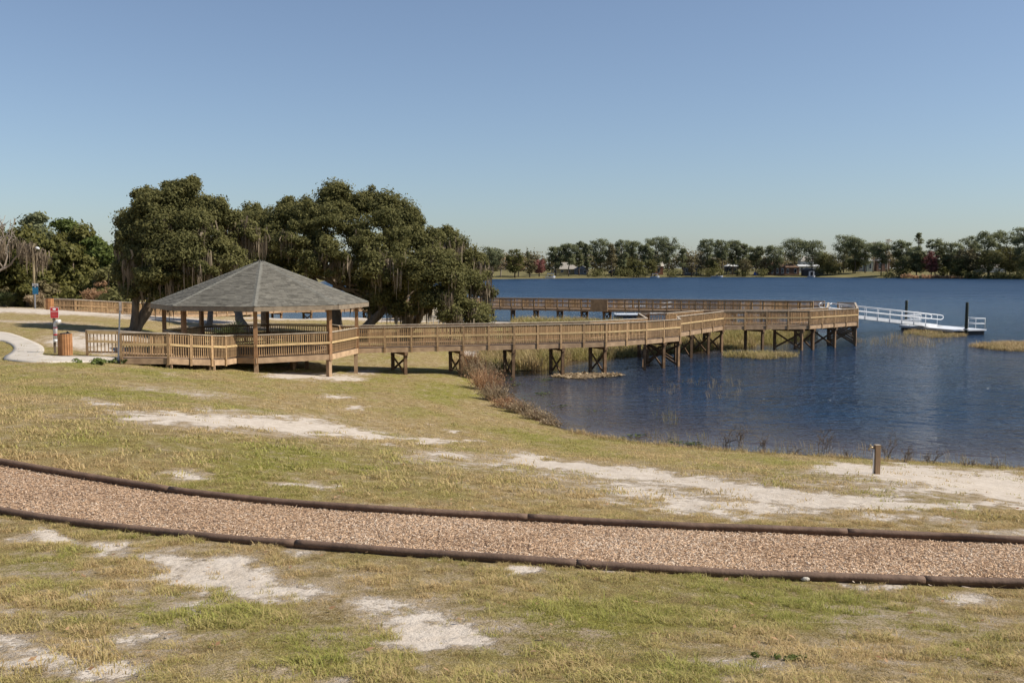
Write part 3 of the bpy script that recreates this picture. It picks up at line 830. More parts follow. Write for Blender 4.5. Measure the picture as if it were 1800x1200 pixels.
for p_, c_ in ((0.25, (0.50, 0.335, 0.21, 1)), (0.6, (0.72, 0.50, 0.325, 1)), (0.8, (0.68, 0.54, 0.41, 1))):
    e_ = els.new(p_); e_.color = c_
L.new(cr.outputs[0], B.inputs['Base Color']); B.inputs['Roughness'].default_value = 0.9; B.inputs['Specular IOR Level'].default_value = 0.15
for o_ in chip_kinds:
    o_.data.materials.append(mc)
n = 100000
ti = rng.uniform(0.06, 0.95, n) * (len(near_pts) - 1); ai = np.where(rng.uniform(size=n) < 0.0006, np.where(rng.uniform(size=n) < 0.5, -0.05 - np.abs(rng.normal(0, 0.12, n)), 1.05 + np.abs(rng.normal(0, 0.12, n))), rng.uniform(0.015, 0.985, n))
NA = np.array([tuple(p) for p in near_pts]); FA = np.array([tuple(p) for p in far_pts])
i0 = np.floor(ti).astype(int); fr = (ti - i0)[:, None]
pn = NA[i0] * (1 - fr) + NA[i0 + 1] * fr; pf = FA[i0] * (1 - fr) + FA[i0 + 1] * fr
Pc = pn * (1 - ai[:, None]) + pf * ai[:, None]
Pc[:, 2] = np.maximum(Pc[:, 2], terrain(Pc[:, 0], Pc[:, 1])) + 0.032 + rng.uniform(0, 0.014, n)
scatter('wood_chips', Pc, np.stack([rng.normal(0, 0.22, n), rng.normal(0, 0.22, n), rng.uniform(0, 6.28, n)], -1), rng.uniform(0.4, 0.9, n),
        np.clip(rng.normal(0.5, 0.27, n) + 0.5 * (fbm(Pc[:, 0] * 1.2, Pc[:, 1] * 1.2, 301) - 0.5), 0, 1), rng.integers(0, 4, n), chip_kinds, 'loose tan and brown wood chips covering the walking path', 'wood chips')

# ------------------------------------------------------------------ timber railings and decks
def unit_post_mesh(w, h, mat, nm):
    mb = MB().post(0, 0, 0, h, w)
    me = bpy.data.meshes.new(nm); me.from_pydata([tuple(v) for v in mb.v], [], mb.f); me.materials.append(MATS[mat])
    return me
BAL_H = 0.97
BAL = unit_post_mesh(0.040, BAL_H, 'rail_wood', 'baluster')
POST = unit_post_mesh(0.10, 1.40, 'rail_wood', 'rail_post')

def rail(root, P, bal, side=1, bay=1.5, first=True, last=True, mid='new_wood', post=True, rim=True, mid_front=False, step=0.11, cap=True, bays=None):
    """railing along the points P (x, y, deck z); side=+1: outside is to the right of travel"""
    og = ORG[root.name]
    for i in range(len(P) - 1):
        p = Vector(P[i]); q = Vector(P[i + 1]); d = q - p; Ln = math.hypot(d.x, d.y); u = Vector((d.x / Ln, d.y / Ln, 0)); slope = d.z / Ln
        out = Vector((u.y, -u.x, 0)) * side; ang = math.atan2(u.y, u.x)
        n = bays[i] if bays else max(1, round(Ln / bay)); jit = 0.002 * (i % 2)
        U = Vector((0, 0, 1))
        for k in range(n + 1):
            if k == 0 and (i > 0 or not first): continue
            if k == n and i == len(P) - 2 and not last: continue
            if post:
                c_ = p + d * (k / n)
                o = bpy.data.objects.new('rail_post', POST); link(o, root)
                o.location = c_ + out * 0.03 - U * 0.30 - og; o.rotation_euler = (0, 0, ang)
        if cap:
            MB().beam(p + U * (1.115 + jit) - u * 0.03, q + U * (1.115 + jit) + u * 0.03, 0.15, 0.038).build('cap_rail', 'cap_wood', root)
        MB().beam(p + U * 1.035 - out * 0.012, q + U * 1.035 - out * 0.012, 0.036, 0.085).build('top_rail', 'rail_wood', root)
        MB().beam(p + U * 0.11 - out * 0.012, q + U * 0.11 - out * 0.012, 0.036, 0.085).build('bottom_rail', 'rim_wood', root)
        if rim:
            MB().beam(p - U * 0.14 + out * 0.005, q - U * 0.14 + out * 0.005, 0.04, 0.25).build('rim_joist', 'rim_wood', root)
        for k in range(n):
            a_ = p + d * (k / n) + u * (0.052 if not mid_front else 0); b_ = p + d * ((k + 1) / n) - u * (0.052 if not mid_front else 0)
            oo = out * (0.105 if mid_front else 0.066)
            MB().beam(a_ + U * 0.60 + oo, b_ + U * 0.60 + oo, 0.036, 0.10).build('mid_rail', mid, root)
            Lb = (b_ - a_).length; m_ = max(2, int(Lb / step))
            for j in range(m_):
                t_ = (j + 0.5) / m_; c_ = a_ + (b_ - a_) * t_ + out * 0.027 + U * 0.085
                c_ = c_ + u * random.uniform(-0.006, 0.006)
                bal.append((c_, ang))

def put_balusters(root, bal, near, limit=300):
    og = ORG[root.name]
    bal = sorted(bal, key=lambda b: near(b[0]))
    for c_, ang in bal[:limit]:
        o = bpy.data.objects.new('baluster', BAL); link(o, root); o.location = c_ - og; o.rotation_euler = (0, 0, ang)
    rest = bal[limit:]
    if rest:
        mb = MB()
        for c_, ang in rest:
            mb.post(c_.x, c_.y, c_.z, c_.z + BAL_H, 0.040, ang)
        o = mb.build('balusters', 'rail_wood', root); tag(o, kind='stuff')

def planks(root, quads_, step=0.145, mat='deck_wood', name='deck_planks'):
    mb = MB()
    for a_, b_, c_, d_ in quads_:                     # a->b front edge, d->c back edge
        a_, b_, c_, d_ = map(Vector, (a_, b_, c_, d_))
        n = max(1, int(max((b_ - a_).length, (c_ - d_).length) / step))
        for k in range(n):
            t0 = (k + 0.03) / n; t1 = (k + 0.97) / n
            vv = [a_.lerp(b_, t0), a_.lerp(b_, t1), d_.lerp(c_, t1), d_.lerp(c_, t0)]
            mb.add([v + Vector((0, 0, -0.04)) for v in vv] + vv, [(3, 2, 1, 0), (4, 5, 6, 7), (0, 1, 5, 4), (1, 2, 6, 5), (2, 3, 7, 6), (3, 0, 4, 7)])
    o = mb.build(name, mat, root); tag(o, kind='stuff')

def bent(root, f, b, zt, brace=True, w=0.17, zbf=None):
    """two piles, a cap beam and an X of braces under the deck"""
    f = Vector(f); b = Vector(b)
    zf = tz(f.x, f.y) - 0.25; zb = tz(b.x, b.y) - 0.25
    d = Vector((b.x - f.x, b.y - f.y, 0)); L_ = d.length; u = d / L_; ang = math.atan2(u.y, u.x)
    f2 = f + u * 0.12; b2 = b - u * 0.12
    for c_, z0 in ((f2, zf), (b2, zb)):
        MB().post(c_.x, c_.y, z0, zt - 0.46, w, ang).build('pile', 'pile_wood', root)
    side = Vector((-u.y, u.x, 0))
    MB().beam(Vector((f.x, f.y, zt - 0.36)) - u * 0.08, Vector((b.x, b.y, zt - 0.36)) + u * 0.08, 0.19, 0.19).build('cap_beam', 'pile_wood', root)
    if brace:
        lo = max(tz(f.x, f.y), tz(b.x, b.y), 0.0) + 0.12; hi = zt - 0.52
        if hi - lo > 0.45:
            for s_ in (1, -1):
                o_ = side * s_ * (w / 2 + 0.024)
                p0 = f2 if s_ > 0 else b2; p1 = b2 if s_ > 0 else f2
                MB().beam(Vector((p0.x, p0.y, lo)) + o_, Vector((p1.x, p1.y, hi)) + o_, 0.04, 0.13).build('cross_brace', 'pile_wood', root)

ZD = 1.88
def d3(x, y, z=ZD):
    return (x, y, z)
# ------------------------------------------------------------------ gazebo
GC = Vector((-13.3, 52.9, 0)); GR = 4.97; GA = [math.radians(-34.5 + 45 * k) for k in range(8)]
def gv(k, R=GR, z=0.0):
    return Vector((GC.x + R * math.cos(GA[k % 8]), GC.y + R * math.sin(GA[k % 8]), z))
gz = thing('gazebo', (GC.x, GC.y, tz(GC.x, GC.y)), 'large open octagonal timber gazebo with grey shingle roof', 'gazebo')
EAVE = 4.38; APEX = 6.60; RR = 5.62
roof = MB()
rv = [gv(k, RR, EAVE) for k in range(8)]; ap = Vector((GC.x, GC.y, APEX))
und = [v - Vector((0, 0, 0.05)) for v in rv] + [ap - Vector((0, 0, 0.05))]
roof.add(rv + [ap] + und, [(k, (k + 1) % 8, 8) for k in range(8)] + [((k + 1) % 8 + 9, k + 9, 17) for k in range(8)] + [(k, k + 9, (k + 1) % 8 + 9, (k + 1) % 8) for k in range(8)])
roof_o = roof.build('roof', 'ceiling_wood', gz)
for k in range(8):
    p, q = rv[k], rv[(k + 1) % 8]
    MB().beam(p - Vector((0, 0, 0.12)), q - Vector((0, 0, 0.12)), 0.045, 0.22).build('fascia_board', 'fascia', roof_o)
    mid = (p + q) / 2; Ls = (ap - mid).length; half0 = (q - p).length / 2; e1 = (q - p).normalized(); e2 = (ap - mid).normalized(); nn_ = e1.cross(e2).normalized()
    if nn_.z < 0: nn_ = -nn_
    mb = MB(); row = 0; s_ = -0.03; ex = 0.145
    while s_ < Ls - 0.12:
        hw0 = half0 * (1 - max(s_, 0) / Ls) - 0.02; hw1 = half0 * (1 - (s_ + ex + 0.03) / Ls) - 0.02
        x_ = -hw0 + random.uniform(-0.25, 0)
        while x_ < hw0:
            w_ = random.uniform(0.16, 0.42); a0 = max(x_, -hw0); a1 = min(x_ + w_ - 0.006, hw0)
            if a1 - a0 > 0.04:
                t0 = max(min(a0, hw1), -hw1); t1 = max(min(a1, hw1), -hw1)
                th = 0.022 + random.uniform(0, 0.014); o0 = mid + e2 * (s_ + random.uniform(-0.006, 0.006)); o1 = mid + e2 * (s_ + ex + 0.03)
                mb.add([o0 + e1 * a0 + nn_ * 0.006, o0 + e1 * a1 + nn_ * 0.006, o0 + e1 * a0 + nn_ * th, o0 + e1 * a1 + nn_ * th, o1 + e1 * t0 + nn_ * 0.008, o1 + e1 * t1 + nn_ * 0.008],
                       [(0, 1, 3, 2), (2, 3, 5, 4), (1, 5, 3), (0, 2, 4)])
            x_ += w_
        s_ += ex; row += 1
    sh = mb.build('shingles', 'shingle', roof_o); tag(sh, kind='stuff')
    # cap pieces along the hip
    hip = ap - p; hl = hip.length; hd = hip / hl; n_ = int(hl / 0.2)
    pk = rv[k - 1]; eb = (pk - p).normalized(); ef = e1
    mb = MB()
    for j in range(n_):
        c_ = p + hd * (j * 0.2 - 0.02); c2 = p + hd * (min(j * 0.2 + 0.26, hl - 0.02)); up = Vector((0, 0, 0.052)); up2 = Vector((0, 0, 0.036)); wd = 0.19
        mb.add([c_ + eb * wd + Vector((0, 0, 0.012)) + hd * 0.07, c_ + up, c_ + ef * wd + Vector((0, 0, 0.012)) + hd * 0.07, c2 + eb * wd + hd * 0.07 + Vector((0, 0, 0.008)), c2 + up2, c2 + ef * wd + hd * 0.07 + Vector((0, 0, 0.008))],
               [(0, 1, 4, 3), (1, 2, 5, 4)])
    mb.build('hip_cap', 'hip_shingle', roof_o)
    MB().beam(gv(k, GR, EAVE + 0.1), ap - Vector((0, 0, 0.12)), 0.06, 0.2).build('rafter', 'ceiling_wood', roof_o)
    MB().beam(gv(k, GR, EAVE - 0.1), gv(k + 1, GR, EAVE - 0.1), 0.12, 0.24).build('eave_beam', 'post_wood', gz)
    c_ = gv(k, GR); g_ = tz(c_.x, c_.y)
    MB().post(c_.x, c_.y, ZD - 0.3, EAVE - 0.16, 0.19, GA[k]).build('roof_post', 'post_wood', gz)
    c2 = gv(k, GR - 0.06)
    MB().post(c2.x, c2.y, g_ - 0.3, ZD - 0.26, 0.20, GA[k]).build('foot_post', 'rim_wood', gz)
    ci = gv(k, 2.3); MB().post(ci.x, ci.y, tz(ci.x, ci.y) - 0.3, ZD - 0.26, 0.2, GA[k]).build('foot_post', 'pile_wood', gz)
# deck: boards cut to the octagon
mb = MB(); yy_ = -GR
while yy_ < GR:
    xs_ = []
    for y_ in (yy_ + 0.006, yy_ + 0.139):
        pts = []
        for k in range(8):
            p = gv(k) - GC; q = gv(k + 1) - GC
            if (p.y - y_) * (q.y - y_) < 0:
                pts.append(p.x + (q.x - p.x) * (y_ - p.y) / (q.y - p.y))
        xs_.append((min(pts), max(pts)) if len(pts) >= 2 else None)
    if xs_[0] and xs_[1]:
        (a0, a1), (b0, b1) = xs_; y0, y1 = yy_ + 0.006, yy_ + 0.139; vv = [Vector((GC.x + X_, GC.y + Y_, ZD)) for X_, Y_ in ((a0, y0), (a1, y0), (b1, y1), (b0, y1))]
        mb.add([v - Vector((0, 0, 0.04)) for v in vv] + vv, [(3, 2, 1, 0), (4, 5, 6, 7), (0, 1, 5, 4), (1, 2, 6, 5), (2, 3, 7, 6), (3, 0, 4, 7)])
    yy_ += 0.145
tag(mb.build('deck_planks', 'deck_wood', gz), kind='stuff')
for k in range(8):
    p = gv(k, GR + 0.09, ZD - 0.13); q = gv(k + 1, GR + 0.09, ZD - 0.13)
    MB().beam(p, q, 0.045, 0.27).build('rim_joist', 'rim_wood', gz)
bal = []
# sides 7 (-79.5 -> -34.5), 0, 2..5 fully railed; 1 and 6 are the openings
for k in (7, 0, 2, 3, 4, 5):
    rail(gz, [gv(k, GR, ZD), gv(k + 1, GR, ZD)], bal, 1, post=False, rim=False, mid_front=True, bays=[1])
A_f = gv(1, GR, ZD); A_n = gv(2, GR, ZD)
sB = A_f.lerp(A_n, 0.62)
rail(gz, [sB, A_n], bal, 1, post=True, rim=False, mid_front=True, bays=[1], last=False)
F6a = gv(6, GR, ZD); F7 = gv(7, GR, ZD)
sR = F7.lerp(F6a, 0.26)
rail(gz, [sR, F7], bal, 1, post=False, rim=False, mid_front=True, bays=[1])
put_balusters(gz, bal, lambda p: p.y)

# ------------------------------------------------------------------ ramp from the concrete path into the gazebo
ZR = lambda zt: zt - 1.135
RF = [(xat(209, 43.6), 43.6, ZR(3.42)), (xat(292, 43.95), 43.95, ZR(3.38)), (xat(331, 44.65), 44.65, ZR(3.27)), (xat(368, 45.6), 45.6, ZR(3.16)), (xat(392, 46.6), 46.6, ZR(3.07)), (sR.x, sR.y - 0.12, ZD)]
g6 = gv(6, GR - 0.02, ZD)
RB = [(xat(149, 45.7), 45.7, ZR(3.40)), (xat(205, 45.9), 45.9, ZR(3.36)), (xat(262, 46.6), 46.6, ZR(3.2)), (g6.x - 0.1, g6.y - 0.1, ZD)]
ramp = thing('entrance_ramp', (-16.5, 45.5, tz(-16.5, 45.5)), 'curving timber ramp with railings from concrete footpath to gazebo', 'ramp')
bal = []
rail(ramp, RF, bal, 1, bays=[1, 1, 1, 1, 1], last=False)
rail(ramp, RB[:2], bal, 1, bays=[1], mid='new_wood', rim=False, step=0.145)
rail(ramp, RB[1:], bal, -1, bays=[1, 1], first=False, last=False)
Lf = RB[0]; Rt = RB[1]
MB().beam(Vector(Lf) + Vector((0.05, -0.06, 1.02)), Vector(Rt) + Vector((-0.05, -0.06, 1.02)), 0.04, 0.15).build('end_board', 'new_wood', ramp)
put_balusters(ramp, bal, lambda p: p.y)
qs = []
rf2 = [Vector(p) for p in RF]; rb2 = [Vector(RB[1]), Vector(RB[1]).lerp(Vector(RB[2]), 0.5), Vector(RB[2]), Vector(RB[2]).lerp(Vector(RB[3]), 0.35), Vector(RB[2]).lerp(Vector(RB[3]), 0.7), Vector(RB[3])]
for i in range(5):
    qs.append((rf2[i], rf2[i + 1], rb2[i + 1], rb2[i]))
planks(ramp, qs)
for i in (1, 3):
    for c_ in (rf2[i], rb2[i]):
        z0 = tz(c_.x, c_.y) - 0.3
        for dx in (-0.1, 0.08):
            MB().post(c_.x + dx, c_.y + 0.12, z0, c_.z - 0.05, 0.09).build('foot_post', 'rim_wood', ramp)

# ------------------------------------------------------------------ near boardwalk
FR = [A_f + Vector((0.05, 0, 0)), d3(0.1, 56.2), d3(5.5, 58.2), d3(8.1, 60.2), d3(10.6, 62.8), d3(11.0, 66.2), d3(15.7, 74.0), d3(22.4, 74.9), d3(27.6, 79.5), d3(31.9, 92.6)]
BK = [sB + Vector((0.12, 0.05, 0)), d3(-0.45, 58.3), d3(4.7, 60.2), d3(8.65, 63.9), d3(9.0, 70.6), d3(11.0, 70.9), d3(14.6, 75.9), d3(21.6, 77.0), d3(25.6, 80.8), d3(29.3, 92.2)]
FR = [Vector(p) for p in FR]; BK = [Vector(p) for p in BK]
bw = thing('boardwalk', (0, 57, 0), 'long timber boardwalk on piles running from the gazebo out over the near water', 'boardwalk')
bal = []
rail(bw, FR[:5], bal, 1, bays=[6, 4, 2, 2])
rail(bw, FR[4:7], bal, 1, bays=[2, 4], first=False)
rail(bw, FR[6:10], bal, 1, bays=[4, 4, 7], first=False)
rail(bw, [FR[9], Vector((30.55, 93.4, ZD))], bal, 1, bays=[1], first=False)
rail(bw, BK, bal, -1, bays=[6, 4, 3, 4, 1, 4, 4, 4, 6])
put_balusters(bw, bal, lambda p: 0 if False else p.y + (6 if abs(p.x) > 60 else 0))
planks(bw, [(FR[0], FR[1], BK[1], BK[0]), (FR[1], FR[2], BK[2], BK[1]), (FR[2], FR[3], BK[3], BK[2]), (FR[3], FR[4], FR[5], BK[3]), (BK[3], FR[5], BK[5], BK[4]), (FR[5], FR[6], BK[6], BK[5]),
            (FR[6], FR[7], BK[7], BK[6]), (FR[7], FR[8], BK[8], BK[7]), (FR[8], FR[9], BK[9], BK[8])])
for i, ts in ((0, (0.30, 0.655)), (1, (0.0, 0.53)), (2, (0.0, 0.98))):
    for t_ in ts:
        bent(bw, FR[i].lerp(FR[i + 1], t_), BK[i].lerp(BK[i + 1], t_), ZD)
bent(bw, FR[4], BK[3].lerp(BK[4], 0.25), ZD); bent(bw, FR[5], BK[4], ZD); bent(bw, BK[3], BK[4], ZD)
bent(bw, FR[3].lerp(FR[4], 0.55), BK[3], ZD)
for t_ in (0.3, 0.68, 1.0):
    bent(bw, FR[5].lerp(FR[6], t_), BK[5].lerp(BK[6], t_), ZD)
bent(bw, FR[6].lerp(FR[7], 0.47), BK[6].lerp(BK[7], 0.47), ZD, brace=False)
bent(bw, FR[6].lerp(FR[7], 0.93), BK[6].lerp(BK[7], 0.8), ZD)
for t_ in (0.1, 0.55, 1.0):
    bent(bw, FR[7].lerp(FR[8], t_), BK[7].lerp(BK[8], t_), ZD)
for t_ in (0.2, 0.45, 0.7, 1.0):
    bent(bw, FR[8].lerp(FR[9], t_), BK[8].lerp(BK[9], t_), ZD)
# stringers under the deck
for c0, c1 in zip(FR[:-1], FR[1:]):
    pass
for i in range(len(FR) - 1):
    a0 = FR[i].lerp(BK[i], 0.5); a1 = FR[i + 1].lerp(BK[i + 1], 0.5)
    MB().beam(a0 - Vector((0, 0, 0.15)), a1 - Vector((0, 0, 0.15)), 0.05, 0.2).build('stringer', 'pile_wood', bw)

# ------------------------------------------------------------------ far pier
PF = [(xat(77, 87), 87.0, 2.38), (xat(130, 87.4), 87.4, 2.30), (xat(240, 90), 90.0, 1.95), (-28.8, 97.0, 1.72), (-25.0, 108.0, 1.62), (-13.0, 113.0, 1.58), (-2.7, 117.6, 1.55), (10.4, 110.2, 1.62), (12.4, 108.9, 1.65), (23.5, 102.4, 1.75), (29.1, 96.2, 1.86)]
PF = [Vector(p) for p in PF]
PB = []
for i, p in enumerate(PF):
    d = PF[min(i + 1, len(PF) - 1)] - PF[max(i - 1, 0)]; d.z = 0; d.normalize()
    PB.append(p + Vector((-d.y, d.x, 0)) * 2.0)
pier = thing('fishing_pier', (-2.7, 117.6, 0), 'far dark timber pier curving across the lake behind the oaks', 'pier')
bal = []
nb_ = [2, 4, 5, 7, 8, 7, 10, 1, 8, 6]
rail(pier, PF, bal, 1, bays=nb_, mid='rail_wood', step=0.115)
nbal_front = len(bal)
rail(pier, PB, bal, -1, bays=nb_, mid='rail_wood', step=0.115)
put_balusters(pier, bal, lambda p: p.y, 300)
planks(pier, [(PF[i], PF[i + 1], PB[i + 1], PB[i]) for i in range(len(PF) - 1)], 0.2)
for i, ts in ((3, (0.5, 1.0)), (4, (0.25, 0.5, 0.75, 1.0)), (5, (0.27, 0.52, 0.77)), (6, (0.02, 0.2, 0.4, 0.6, 0.8, 0.98)), (8, (0.15, 0.4, 0.65, 0.9)), (9, (0.3, 0.75))):
    for t_ in ts:
        f_ = PF[i].lerp(PF[i + 1], t_); bent(pier, f_, PB[i].lerp(PB[i + 1], t_), f_.z, w=0.2)
# small bump-out with a solid board face
o8 = PF[7]; MB().beam(o8 + Vector((-1.7, 0.2, 0.45)), o8 + Vector((0.1, -0.9, 0.45)), 0.05, 1.3).build('windbreak_board', 'rim_wood', pier)

# ------------------------------------------------------------------ gangway and floating docks
def pipe(root, pts, r=0.035, mat='white_metal', name='handrail', n=6):
    return MB().tube(pts, r, n).build(name, mat, root, True)
g0 = Vector((30.15, 93.1, ZD + 0.02)); g1 = Vector((41.0, 97.2, 0.62)); gd = (g1 - g0); gh = Vector((gd.x, gd.y, 0)).normalized(); gn = Vector((gh.y, -gh.x, 0))
gw = thing('gangway', g0, 'white aluminium gangway sloping down from the boardwalk end to the floating dock', 'gangway')
U = Vector((0, 0, 1))
for s_ in (1, -1):
    o_ = gn * s_ * 0.75
    MB().beam(g0 + o_ - U * 0.03, g1 + o_ - U * 0.03, 0.08, 0.32).build('side_beam', 'aluminium' if s_ < 0 else 'white_metal', gw)
    top0 = g0 + o_ - gh * 0.9 + U * 1.05; top1 = g1 + o_ + U * 1.02 + gh * 0.4
    r1 = g1 + o_ + U * 0.58 + gh * 0.4; r0 = g0 + o_ - gh * 0.9 + U * 0.6
    loopA = [top1 + gh * 0.25 - U * 0.06, top1 + gh * 0.36 - U * 0.22, top1 + gh * 0.25 - U * 0.38]
    loopB = [r0 - gh * 0.2 + U * 0.08, r0 - gh * 0.28 + U * 0.23, top0 - gh * 0.2 - U * 0.08]
    pipe(gw, [top0, top1] + loopA + [r1, r0] + loopB + [top0], 0.045)
    for k in range(9):
        t_ = k / 8; b_ = g0.lerp(g1, t_) + o_
        pipe(gw, [b_ + U * 0.1, b_ + U * 1.05], 0.022, name='stanchion')
        if k < 8:
            MB().beam(b_ + gn * s_ * 0.05 - U * 0.17, b_ + gn * s_ * 0.05 + U * 0.12, 0.05, 0.05).build('joint_strap', 'galvanised', gw)
planks(gw, [(g0 - gn * 0.7, g1 - gn * 0.7, g1 + gn * 0.7, g0 + gn * 0.7)], 0.3, 'white_metal', 'deck_panels')
MB().beam(g1 + gh * 0.1 - U * 0.05, g1 + gh * 1.1 - U * 0.12, 1.3, 0.02).build('toe_plate', 'tap_brass', gw)

N_ = Vector((40.75, 91.6, 0)); du = Vector((-0.24, 0.97, 0)).normalized(); dv = Vector((0.97, 0.24, 0)).normalized(); LU, LV = 8.2, 3.5
fd = thing('floating_dock', N_ + du * LU / 2 + dv * LV / 2, 'white floating dock with white rails at the foot of the gangway', 'floating dock')
def dk(u_, v_, z_):
    return N_ + du * u_ + dv * v_ + Vector((0, 0, z_))
def slab(root, name, mat, u0, u1, v0, v1, z0, z1):
    vv = [dk(u0, v0, z0), dk(u1, v0, z0), dk(u1, v1, z0), dk(u0, v1, z0), dk(u0, v0, z1), dk(u1, v0, z1), dk(u1, v1, z1), dk(u0, v1, z1)]
    return MB().add(vv, [(0, 1, 2, 3), (7, 6, 5, 4), (0, 4, 5, 1), (1, 5, 6, 2), (2, 6, 7, 3), (3, 7, 4, 0)]).build(name, mat, root)
for k in range(4):
    slab(fd, 'deck_panel', 'white_metal', LU * k / 4 + 0.01, LU * (k + 1) / 4 - 0.01, 0.0, LV, 0.40, 0.52)
    slab(fd, 'fender_strip', 'galvanised', LU * k / 4 + 0.03, LU * (k + 1) / 4 - 0.03, -0.05, -0.004, 0.30, 0.49)
slab(fd, 'float_tank', 'float_black', 0.15, LU - 0.15, 0.12, LV - 0.12, -0.25, 0.395)
def dock_rail(root, pts, h=1.0):
    P_ = [Vector(p) for p in pts]
    for zz in (h, h * 0.52):
        pipe(root, [p + U * zz for p in P_], 0.035)
    for a_, b_ in zip(P_[:-1], P_[1:]):
        n_ = max(1, round((b_ - a_).length / 1.3))
        for k in range(n_ + 1):
            c_ = a_.lerp(b_, k / n_); pipe(root, [c_, c_ + U * h], 0.026, name='stanchion')
dock_rail(fd, [dk(LU - 0.1, 0.1, 0.52), dk(5.2, 0.1, 0.52)]); dock_rail(fd, [dk(0.1, 1.6, 0.52), dk(0.1, LV - 0.1, 0.52), dk(2.6, LV - 0.1, 0.52)]); dock_rail(fd, [dk(LU - 0.1, 0.1, 0.52), dk(LU - 0.1, 2.4, 0.52)])
for (u_, v_, zt, lab) in ((-0.28, 1.05, 3.05, 'dark guide pile at the near corner of the white floating dock'), (LU + 2.9, 2.8, 2.85, 'dark guide pile on the far side of the white floating dock, behind the gangway rails')):
    c_ = dk(u_, v_, 0)
    gp = thing('guide_pile', (c_.x, c_.y, 0), lab, 'mooring pile', 'guide piles of the floating dock')
    MB().tube([c_ - U * 1.5, c_ + U * (zt - 0.06) + Vector((0.04, 0, 0)), c_ + U * zt + Vector((0.04, 0, 0))], [0.15, 0.14, 0.12], 10).build('shaft', 'dark_pile', gp, True)
    MB().tube([c_ + U * 0.50, c_ + U * 0.62], 0.23, 10).build('pile_collar', 'galvanised', gp, True)

# second, smaller white dock behind the far pier
N_ = onz(1082, 561, 0.35); N_ = Vector((N_.x, 124.0, 0)); N_.x = xat(1083, 124); du = Vector((0, 1, 0)); dv = Vector((1, 0, 0)); LU, LV = 3.0, 4.2
sd = thing('floating_dock', N_ + du * 1.5 + dv * 2, 'small white floating dock half hidden behind the far pier', 'floating dock')
slab(sd, 'deck_panel', 'white_metal', 0, LU, 0, LV, 0.28, 0.42); slab(sd, 'float_tank', 'float_black', 0.1, LU - 0.1, 0.1, LV - 0.1, -0.2, 0.27)
dock_rail(sd, [dk(LU, 0.05, 0.42), dk(0.05, 0.05, 0.42), dk(0.05, 1.3, 0.42)], 0.95); dock_rail(sd, [dk(LU, 0.05, 0.42), dk(LU, LV, 0.42)], 0.95)
s0 = dk(0.6, LV - 0.3, 0.45); s1 = s0 + Vector((3.2, 0.6, 0.45))
sg = thing('gangway', s0, 'short white gangway rising from the small dock behind the far pier', 'gangway')
for s_ in (0.5, -0.5):
    o_ = Vector((0, s_, 0)); MB().beam(s0 + o_, s1 + o_, 0.08, 0.3).build('side_beam', 'white_metal', sg)
    pipe(sg, [s0 + o_ + U, s1 + o_ + U], 0.04); pipe(sg, [s0 + o_ + U * 0.5, s1 + o_ + U * 0.5], 0.04)
    for k in range(5):
        b_ = s0.lerp(s1, k / 4) + o_; pipe(sg, [b_, b_ + U], 0.025, name='stanchion')
planks(sg, [(s0 + Vector((0, -.5, .05)), s1 + Vector((0, -.5, .05)), s1 + Vector((0, .5, .05)), s0 + Vector((0, .5, .05)))], 0.3, 'white_metal', 'deck_panels')

# ------------------------------------------------------------------ bins, signs, lamp
def wood_bin(loc, h, r, label):
    b_ = thing('litter_bin', loc, label, 'litter bin', 'cedar-slat litter bins')
    L0 = Vector(loc)
    MB().tube([L0 + U * 0.06, L0 + U * (h - 0.06)], r - 0.05, 16).build('liner', 'black_plastic', b_, True)
    lid = MB(); lid.tube([L0 + U * (h - 0.07), L0 + U * (h + 0.02), L0 + U * (h + 0.035)], [r - 0.03, r - 0.03, r - 0.14], 16)
    lid.tube([L0 + Vector((0.1, 0, h)), L0 + Vector((0.14, -0.03, h + 0.07)), L0 + Vector((0.2, 0, h + 0.01))], [0.05, 0.06, 0.03], 6); lid.build('bin_bag', 'black_plastic', b_, True)
    for k in range(18):
        t_ = 2 * math.pi * k / 18; c_ = L0 + Vector((math.cos(t_), math.sin(t_), 0)) * r
        MB().post(c_.x, c_.y, L0.z + 0.03, L0.z + h + random.uniform(-0.008, 0.008), 0.04, t_, 0.085).build('slat', 'cedar', b_)
    for zz in (0.2, h - 0.2):
        MB().tube([L0 + U * (zz - 0.02), L0 + U * (zz + 0.02)], r - 0.025, 16).build('hoop', 'galvanised', b_)
    return b_
p = onland(115, 625); wood_bin((p.x, p.y, p.z), 0.98, 0.285, 'orange cedar-slat litter bin beside the red sign at the concrete footpath')
p = at(88, 546, 85.6); wood_bin((p.x, p.y, tz(p.x, p.y)), 0.98, 0.30, 'orange cedar-slat litter bin standing at the far pier entrance')

def panel(root, name, mat, c_, w, h, yaw=0.0, t=0.012, off=0.0):
    """upright sign board facing the camera side"""
    x_ = Vector((math.cos(yaw), math.sin(yaw), 0)); n_ = Vector((math.sin(yaw), -math.cos(yaw), 0)); c_ = Vector(c_) + n_ * off
    vv = []
    for o_ in (0, -t):
        for i, j in ((-1, -1), (1, -1), (1, 1), (-1, 1)):
            vv.append(c_ + x_ * (i * w / 2) + U * (j * h / 2) + n_ * o_)
    return MB().add(vv, [(0, 1, 2, 3), (7, 6, 5, 4), (0, 4, 5, 1), (1, 5, 6, 2), (2, 6, 7, 3), (3, 7, 4, 0)]).build(name, mat, root)
